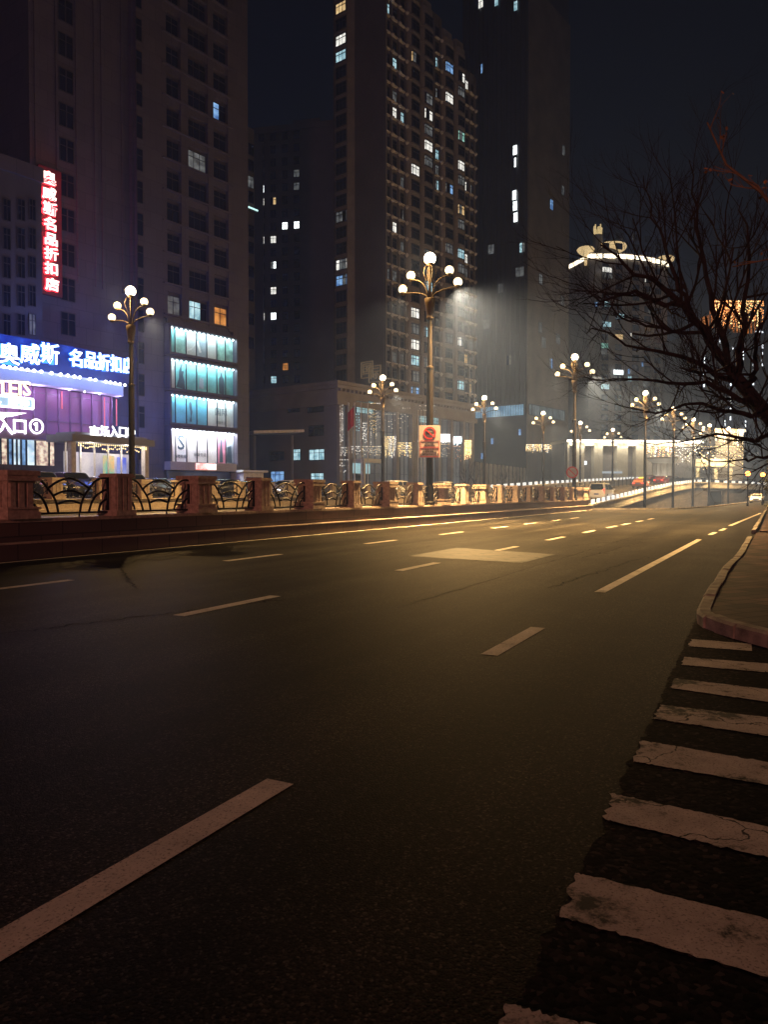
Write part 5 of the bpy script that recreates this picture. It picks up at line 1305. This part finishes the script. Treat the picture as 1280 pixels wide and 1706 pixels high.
for px, py, k, w_ in ((1011, 449, 'w', 16), (1013, 459, 'd', 14), (1010, 506, 'c', 13), (993, 508, 'b', 5), (1033, 527, 'c', 13), (1011, 540, 'c', 14), (1031, 561, 'y', 13), (1050, 559, 'w', 5), (1007, 576, 'g', 12), (1006, 586, 'd', 10), (1030, 620, 'W', 17), (1049, 619, 'b', 7), (1049, 631, 'c', 7), (1028, 631, 'd', 12), (1008, 644, 'c', 14), (1074, 466, 'w', 4),
                  (1070, 607, 'b', 3), (1069, 560, 'd', 5), (1083, 490, 'd', 6), (1083, 520, 'd', 6), (1075, 640, 'd', 8)):
    a, z = FX.hit(px - w_ / 2, py, 3.4); c, _ = FX.hit(px + w_ / 2, py, 3.4); cE.append((a, c, z - .9, z + .9, LIT[k], dict(nx=4 if w_ > 8 else 2, ny=1, out=3.75, bar=.12)))
for r in range(24):
    for f in (.16, .3, .5, .66, .82): cE.append((WX * f - 1.3, WX * f + 1.3, 8 + r * 3.4, 10 + r * 3.4, M['glass'], dict(nx=2, ny=1, out=3.5 * sin(pi * f) + .35, bar=.1)))
windows(t, cE)
# --- distant towers behind the bare tree
FG = Frame(1165, 250, 78, 1.2); t = thing('led_tower', 'dark tower with vertical lines of white lights behind the bare tree', 'office tower', FG.loc(), FG.rz)
WG = FG.hit(1330, 600)[0]; HG = FG.hit(1200, 553)[1]
b = MB(); b.box(0, WG, 0, 30, 0, HG); b.build('wall', t, M['stoneD'])
LED = em('white light line', (.85, .92, 1), 2.5)
for px, y0, y1 in ((1174, 588, 645), (1192, 610, 640), (1199, 570, 590), (1222, 572, 582), (1271, 575, 610), (1218, 640, 700), (1239, 560, 600), (1243, 690, 720), (1208, 690, 710), (1256, 600, 660)):
    b = MB(); b.mat(LED); s, z1 = FG.hit(px, y0); _, z0 = FG.hit(px, y1); z = z0
    while z < z1: b.box(s - .16, s + .16, -.3, -.01, z, z + random.uniform(.5, 1.6)); z += random.uniform(1.2, 2.6)
    b.build('dotted_light_line', t)  # one vertical dotted line of white lights
for px, y in ((1180, 561), (1265, 553)): b = MB(); b.mat(LED); s, z = FG.hit(px, y); b.box(s - 1.4, s + 1.4, -.4, -.01, z - .25, z + .25); b.build('light_bar', t)
cG = [(WG * f, WG * f + 2, 8 + r * 4, 10 + r * 4, LIT['d'] if random.random() < .06 else M['glass'], dict(nx=2, ny=1, out=.05)) for r in range(12) for f in (.1, .25, .4, .55, .7, .85)]
windows(t, cG)
b = MB(); a = FG.hit(1190, 520)[0]; c = FG.hit(1274, 520)[0]; zt = FG.hit(1230, 500)[1]
M['orange'] = em('orange lattice light', (.85, .27, .05), .9, var=(.06, .02, .01), scale=.5); b.mat(M['orange'])
b.prism([(a, 2), (c, 2), (c, 7), (a, 7)], HG, HG + 6); b.prism([(a + 3, 4), (c - 5, 4), (c - 5, 6.5), (a + 3, 6.5)], HG + 6, zt + 1); b.build('lit_roof_pavilion', t)
b = MB()
for k in range(15): x = a + (c - a) * k / 14; b.box(x - .2, x + .2, 1.6, 1.95, HG, HG + 6)
for z in (HG + 2, HG + 4, HG + 5.9): b.box(a, c, 1.5, 1.59, z, z + .25)
b.build('lattice', t, M['stoneD'])
fairy(t, FG, 1190, 1274, 502, 550, 'ooy', 60, (.3, 1), r=.3, step=1.1, off=-1.0)
FH = Frame(1192, 196, 74, 1.2); t = thing('golden_building', 'low distant building hung with golden light curtains', 'building', FH.loc(), FH.rz); wh = FH.hit(1240, 730)[0]; hh = FH.hit(1200, 716)[1]
b = MB(); b.box(0, wh, 0, 12, 0, hh); b.build('wall', t, M['stoneE']); fairy(t, FH, 1192, 1240, 716, 742, 'yyw', 60, (.4, 1), r=.16, step=.42, off=.4); fairy(t, FH, 1170, 1240, 744, 800, 'y', 26, (.1, .8), r=.13, step=1.2, off=.5)
b = MB(); b.box(-.2, wh + .2, -.3, -.01, hh - .4, hh + .3); b.build('lit_cornice', t, BE['y'])
for x in (wh * .2, wh * .8): light('curtain_light', 'POINT', (x, -5, hh - 2), 5000, (1, .72, .34), t, .4)
# footbridge in the distance
p0, p1 = P(1156, 771, 186), P(1222, 774, 186); t = thing('footbridge', 'pale lit footbridge far beyond the ramp', 'footbridge', ((p0.x + p1.x) / 2, 186, 3)); hx = (p1.x - p0.x) / 2
M['pale'] = mat('cream concrete', (.62, .55, .42), .7, .15, 1)
b = MB(); b.box(-hx, hx, -1.2, 1.2, p0.z - 3.9, p0.z - 3.1); b.build('deck', t, M['pale']); b = MB(); b.box(-hx, hx, -1.25, -1.15, p0.z - 3.0, p0.z - 2.1); b.build('railing', t, M['pale'])
b = MB()
for f in (-.8, .1, .85): b.box(hx * f - .4, hx * f + .4, -.5, .5, 0, p0.z - 3.9)
b.build('pier', t, M['pale'])
light('bridge_light', 'POINT', (0, -6, p0.z - 1.5), 7000, (1, .78, .42), t, .3)
# --- colonnade with glowing cornice
FK = Frame(946, 186, 84, 1.2); t = thing('colonnade_pavilion', 'low colonnade pavilion with a bright line of light along its roof', 'pavilion', FK.loc(), FK.rz)
WK = FK.hit(1168, 740)[0]; HK = FK.hit(946, 732.5)[1]; hx = lambda px: FK.hit(px, 760)[0]
M['paleK'] = mat('cream stone', (.50, .46, .38), .7, .12, 1)
b = MB(); b.box(0, WK, 2.2, 12, 0, HK - .6); b.build('wall', t, M['stoneD2'])
b = MB()
for x0, x1 in ((946, 949), (959, 974.5), (991, 1005), (1029, 1047), (1061, 1074)): b.box(hx(x0), hx(x1), 0, 2.199, 0, HK - .8)
b.build('pier', t, M['paleK'])
b = MB(); b.box(-.4, WK + .4, -.6, 12, HK - .6, HK + .1); b.box(0, WK, .0, 2.19, HK - 1.4, HK - .6); b.build('cornice', t, M['paleK'])
b = MB(); b.box(-.4, WK + .3, -1.0, -.61, HK - .55, HK - .1); b.build('light_line', t, em('cornice light', (1, .93, .78), 5.0))
for k in range(5): light('cornice_light', 'AREA', (WK * (k + .5) / 5, -.9, HK - .62), 380, (1, .86, .62), t, WK / 5.2, (radians(25), 0, 0), .3)
fairy(t, FK, 1077, 1125, 741, 762, 'yowy', 40, (.3, 1), r=.16, step=.5, off=.9); fairy(t, FK, 1128, 1168, 738, 790, 'w', 20, (.2, .7), r=.13, step=1.0, off=.8)
a, z = FK.hit(1004, 787); c, _ = FK.hit(1036, 787); b = MB(); b.box(a, c, -.5, .2, z - .25, z + .25); b.build('light_bar', t, em('cool bar', (.7, .8, .9), .5))
a, z = FK.hit(979, 771); b = MB(); b.box(a - .6, a + .6, 2.0, 2.15, z - .4, z + .5); b.build('window', t, LIT['W'])
# fluted lit column monument
p = P(1105, 800, 172); pt_ = P(1105, 762, 172).z; t = thing('lit_column', 'stout fluted column glowing white beside the colonnade', 'column', (p.x, p.y, 2.0)); Hc = pt_ - 2
b = MB(); b.lathe([(3.2, 0), (3.2, .6), (2.6, .8)], 16); b.build('base', t, M['paleK'])
b = MB(); n = 28; pr_ = [2.3 if i % 2 else 2.0 for i in range(n)]
vs = [(r * cos(2 * pi * i / n), r * sin(2 * pi * i / n), z) for z in (.8, Hc - 1.4) for i, r in enumerate(pr_)]; b.add(vs, [(i, (i + 1) % n, n + (i + 1) % n, n + i) for i in range(n)]); b.build('shaft', t, M['paleK'])
b = MB(); b.lathe([(2.2, Hc - 1.4), (3.0, Hc - .7), (3.4, Hc - .4), (3.4, Hc)], 16); b.build('capital', t, M['paleK'])
for x in (-3.4, 0, 3.4): light('uplight', 'POINT', (x, -4.2, .9), 420, (1, .93, .82), t, .25)
# hoarding at the foot of the dark tower
p0, p1 = P(790, 800, 120), P(876, 800, 150); c = (p0 + p1) / 2; d = p1 - p0; t = thing('hoarding', 'long low dark hoarding below the blue lit tower', 'hoarding', (c.x, c.y, 1.2), atan2(d.y, d.x)); L_ = hypot(d.x, d.y)
b = MB(); b.box(-L_ / 2, L_ / 2, -.1, .1, 0, 5.2); b.build('panel', t, mat('hoarding board', (.11, .10, .12), .7, .3, .5)); b = MB()
for k in range(14): x = -L_ / 2 + L_ * k / 13; b.box(x - .1, x + .1, -.22, -.102, 0, 5.3)
b.build('post', t, M['iron'])

# ------------------------------------------------------------------ bare trees
def grow(b, p, d, L_, r, depth, rng, up=.12, spread=.6, sides=4, leaves=None):
    """one branch with its children, bent a little on the way"""
    n = 4; pts = [p]; q = p.copy(); dd = d.normalized()
    for i in range(n):
        dd = (dd + Vector((rng.gauss(0, .13), rng.gauss(0, .13), rng.gauss(0, .10) + up * .35))).normalized(); q = q + dd * (L_ / n); pts.append(q)
    b.tube(pts, [r * (1 - .55 * i / n) for i in range(n + 1)], sides if r > .012 else 3, False)
    if depth <= 0:
        if leaves is not None and rng.random() < leaves[1]:
            a = q; s = .05; o = Vector((rng.gauss(0, 1), rng.gauss(0, 1), -1)).normalized() * s; w_ = Vector((rng.gauss(0, 1), rng.gauss(0, 1), 0)).normalized() * s * .5
            leaves[0].add([a, a + o * .5 + w_, a + o, a + o * .5 - w_], [(0, 1, 2, 3)])
        return
    k = rng.choice((2, 3, 3, 4))
    for j in range(k):
        f = rng.uniform(.3, 1.0); i = min(n - 1, int(f * n)); s = pts[i].lerp(pts[i + 1], f * n - i)
        side = Vector((rng.gauss(0, 1), rng.gauss(0, 1), rng.gauss(0, .8))).normalized()
        grow(b, s, (dd + side * spread * rng.uniform(.7, 1.5)), L_ * rng.uniform(.5, .82), r * .52, depth - 1, rng, up, spread, sides, leaves)
def limb(b, pts, r0, r1, rng, n_side, L_, depth, leaves=None, up=.12, spread=.8, start=.15, sides=6):
    P_ = resample(pts, 14); k = len(P_)
    P_ = [p + Vector((rng.gauss(0, .03), rng.gauss(0, .03), rng.gauss(0, .03))) * (0 if i in (0,) else 1) for i, p in enumerate(P_)]
    b.tube(P_, [r0 + (r1 - r0) * i / (k - 1) for i in range(k)], sides, True)
    for j in range(n_side):
        f = start + (1 - start) * (j + rng.random()) / n_side; i = min(k - 2, int(f * (k - 1))); p = P_[i].lerp(P_[i + 1], f * (k - 1) - i); d = (P_[i + 1] - P_[i]).normalized()
        side = Vector((rng.gauss(0, 1), rng.gauss(0, 1.0), rng.gauss(0, 1) + .1)).normalized()
        rr = (r0 + (r1 - r0) * f) * .55
        grow(b, p, d * .8 + side * spread, L_ * rng.uniform(.6, 1.25) * (1.15 - .35 * f), max(.008, rr), depth, rng, up, spread * .75, 4, leaves)
rng = random.Random(11)
tb = Vector((10.2, 14.2, .12)); t = thing('bare_tree', 'large leafless tree leaning over the right pavement, dense dark twigs', 'tree', tb)
Q = lambda px, py, Z: P(px, py, Z) - tb
b = MB(); b.smooth = True
b.tube([(0, 0, -.2), Q(1500, 860, 14.2), Q(1390, 780, 14.2), Q(1300, 715, 14.1), Q(1228, 630, 14.0)], [.28, .21, .17, .14, .115], 10); b.tube([(-.3, 0, -.2), (0, 0, 0)], [.33, .28], 10)
b.build('trunk', t, M['bark'])
b = MB()
lim = [([(1228, 630, 14), (1180, 560, 13.8), (1148, 515, 13.6), (1090, 470, 13.3), (1020, 430, 13), (1005, 410, 12.8)], .16, .02, 13, 1.5, 3),
       ([(1228, 630, 14), (1195, 540, 14.2), (1175, 440, 14.5), (1160, 340, 14.6), (1150, 270, 14.8)], .12, .012, 10, 1.4, 3),
       ([(1148, 515, 13.6), (1060, 490, 13.2), (1000, 500, 12.9), (960, 470, 12.7)], .09, .01, 11, 1.1, 3),
       ([(1250, 655, 14), (1160, 600, 13.2), (1060, 580, 12.7), (1000, 545, 12.4), (980, 555, 12.2)], .10, .01, 13, 1.1, 3),
       ([(1265, 675, 14), (1180, 640, 13.3), (1090, 640, 12.8), (1010, 628, 12.5), (1000, 640, 12.4)], .10, .01, 14, 1.1, 3),
       ([(1275, 690, 14), (1220, 690, 13.2), (1150, 670, 12.8), (1080, 690, 12.6), (1020, 672, 12.4)], .09, .01, 14, 1.0, 3),
       ([(1228, 630, 14), (1240, 520, 14.5), (1250, 420, 14.8), (1235, 330, 15)], .13, .012, 6, 1.5, 3),
       ([(1300, 715, 14.1), (1290, 600, 14.6), (1300, 480, 15), (1290, 380, 15)], .14, .015, 8, 1.5, 3),
       ([(1300, 720, 14.1), (1250, 735, 13.5), (1190, 720, 13.1), (1130, 735, 12.9), (1090, 740, 12.8)], .08, .01, 14, .95, 3),
       ([(1340, 745, 14.1), (1280, 765, 13.6), (1230, 765, 13.4), (1180, 770, 13.2)], .07, .01, 14, .8, 3),
       ([(1180, 560, 13.8), (1110, 545, 13.9), (1050, 535, 14), (1000, 500, 14)], .07, .01, 10, 1.0, 3),
       ([(1148, 515, 13.6), (1110, 420, 14), (1085, 340, 14.3), (1070, 290, 14.4)], .08, .01, 8, 1.2, 3),
       ([(1240, 645, 14), (1262, 620, 13.2), (1260, 560, 12.8), (1300, 480, 12.6)], .10, .01, 6, 1.2, 3),
       ([(1280, 700, 14), (1230, 665, 14.8), (1190, 660, 15.3), (1140, 620, 15.6)], .09, .01, 13, 1.1, 3)]
for pts, r0, r1, n_, L_, dp in lim: limb(b, [Q(*p) for p in pts], r0 * .58, r1 * .7, rng, n_, L_ * .86, dp, None, .25, .75)
b.build('crown', t, M['bark'])
# second tree, mostly out of the frame, with a leafy branch lit by the sodium lamp
rng = random.Random(5); tb = Vector((8.4, 7.6, .12)); t = thing('street_tree', 'tree beyond the right picture edge whose orange lit leafy branch enters above', 'tree', tb)
b = MB(); b.smooth = True; b.tube([(0, 0, -.2), (.05, 0, 1.5), (-.1, .1, 3.2)], [.2, .17, .14], 10); b.build('trunk', t, M['bark'])
b = MB(); lv = MB(); Q = lambda px, py, Z: P(px, py, Z) - tb
limb(b, [Vector((-.1, .1, 3.2)), Q(1450, 460, 8), Q(1330, 395, 8.1), Q(1270, 340, 8.2), Q(1222, 285, 8.3), Q(1198, 235, 8.3), Q(1192, 200, 8.3)], .07, .008, rng, 20, .34, 1, (lv, .9), .25, .5, .45)
limb(b, [Vector((-.1, .1, 3.2)), Q(1480, 440, 7.5), Q(1340, 415, 7.6), Q(1262, 425, 7.7), Q(1218, 437, 7.8)], .035, .006, rng, 5, .3, 1, (lv, .5), .2, .5, .5)
limb(b, [Vector((-.1, .1, 3.2)), (.6, .6, 4.6), (.9, 1.2, 6.0)], .1, .02, rng, 14, 1.0, 2, (lv, .5))
limb(b, [Vector((-.1, .1, 3.2)), (-.2, -.6, 4.8), (0, -1.2, 6.2)], .1, .02, rng, 14, 1.0, 2, (lv, .5))
b.build('crown', t, M['bark_lit']); lv.build('leaves', t, M['leafdead'])
# clipped dark shrubs at the tree's foot along the pavement
for k, (px, Z, hh_, lab) in enumerate(((1285, 22, 2.6, 'dense dark shrub under the leaning bare tree'), (1275, 38, 3.4, 'dark shrub further along the right pavement'), (1290, 60, 5, 'far dark shrub at the right edge of the road'))):
    g0 = P(px, 800, Z); g0 = Vector((g0.x + 1.2, g0.y, .12)); t = thing('evergreen_shrub', lab, 'shrub', g0, 0, 'shrubs along the right pavement'); rng = random.Random(k)
    b = MB(); b.tube([(0, 0, -.1), (0, 0, hh_ * .6)], [.08, .03], 6); b.build('stem', t, M['bark']); b = MB()
    for _ in range(1500):
        a = rng.uniform(0, 2 * pi); zz_ = rng.random() ** .8; rr = hh_ * .42 * (rng.random() ** .4) * (1 - abs(zz_ - .45) * 1.1) * (1 + .25 * sin(3 * a + 7 * zz_)); c = Vector((rr * cos(a), rr * sin(a), .2 + zz_ * hh_))
        u_ = Vector((rng.gauss(0, 1), rng.gauss(0, 1), rng.gauss(0, 1))).normalized(); w_ = u_.orthogonal().normalized(); s = .09; b.add([c - u_ * s, c + w_ * s * .5, c + u_ * s, c - w_ * s * .5], [(0, 1, 2, 3)])
    b.build('foliage', t, M['hedge'])
# small bare trees before the podium's right end
for k, (px, Z, hh_) in enumerate(((776, 104, 5.0), (792, 110, 5.5), (838, 116, 4.6), (862, 120, 4.6))):
    g0 = P(px, 800, Z); t = thing('young_tree', ['small bare tree before the podium right end', 'small bare tree just right of the podium', 'small bare tree before the dark hoarding, left one', 'small bare tree before the dark hoarding, right one'][k], 'tree', (g0.x, g0.y, 1.2), 0, 'small bare street trees')
    rng = random.Random(20 + k); b = MB(); b.tube([(0, 0, -.2), (0, 0, hh_ * .35)], [.1, .07], 7); b.build('trunk', t, M['bark']); b = MB()
    for j in range(7): A = j * .9 + k; grow(b, Vector((0, 0, hh_ * (.25 + .02 * j))), Vector((cos(A) * .7, sin(A) * .7, 1)), hh_ * .38, .04, 3, rng, .2, .6)
    b.build('crown', t, M['bark'])

# ------------------------------------------------------------------ air, sky, sun, camera
hz = MB(); hz.box(-330, 420, -70, 620, -2.6, 172); ho = hz.build('haze'); ho.data.materials.clear()
hm = bpy.data.materials.new('haze'); hm.use_nodes = True; nt = hm.node_tree
nt.nodes.remove(nt.nodes['Principled BSDF'])
pv = nt.nodes.new('ShaderNodeVolumePrincipled'); pv.inputs['Color'].default_value = (.28, .44, 1.0, 1); pv.inputs['Density'].default_value = .0015; pv.inputs['Anisotropy'].default_value = .15
nt.links.new(pv.outputs[0], nt.nodes['Material Output'].inputs['Volume'])
ho.data.materials.append(hm); tag(ho, kind='stuff')
W = bpy.data.worlds.new('World'); SC.world = W; W.use_nodes = True
nt = W.node_tree; bg = nt.nodes['Background']; sky = nt.nodes.new('ShaderNodeTexSky'); sky.sky_type = 'NISHITA'; sky.sun_disc = False
SE, SR = radians(35), radians(200)
sky.sun_elevation = SE; sky.sun_rotation = SR
nt.links.new(sky.outputs[0], bg.inputs['Color']); bg.inputs['Strength'].default_value = .0014
sl_ = bpy.data.lights.new('sun', 'SUN'); sl_.energy = .002; sl_.angle = radians(10); sl_.color = (1, .9, .85); so = bpy.data.objects.new('sun', sl_); COL.objects.link(so)
dirv = Vector((sin(SR) * cos(SE), cos(SR) * cos(SE), sin(SE))); so.rotation_euler = (-dirv).to_track_quat('-Z', 'Y').to_euler()
cam = bpy.data.cameras.new('camera'); cam.sensor_fit = 'VERTICAL'; cam.sensor_height = 24.0; cam.lens = 24.0 * F / 1706; cam.clip_end = 3000; cam.clip_start = .05
co = bpy.data.objects.new('camera', cam); COL.objects.link(co); co.location = EYE; co.rotation_euler = (pi / 2 + PITCH, 0, 0); SC.camera = co
vs_ = SC.view_settings; vs_.view_transform = 'Standard'; vs_.look = 'None'; vs_.exposure = 0; vs_.gamma = 1
cy_ = SC.cycles; cy_.use_denoising = True; cy_.max_bounces = 4; cy_.diffuse_bounces = 2; cy_.glossy_bounces = 2; cy_.transmission_bounces = 2; cy_.volume_bounces = 0; cy_.transparent_max_bounces = 4
cy_.sample_clamp_indirect = 3; cy_.sample_clamp_direct = 0; cy_.caustics_reflective = False; cy_.caustics_refractive = False; cy_.use_adaptive_sampling = True; cy_.adaptive_threshold = .01
try: cy_.denoiser = 'OPENIMAGEDENOISE'; cy_.denoising_input_passes = 'RGB_ALBEDO_NORMAL'; cy_.use_light_tree = True
except Exception: pass
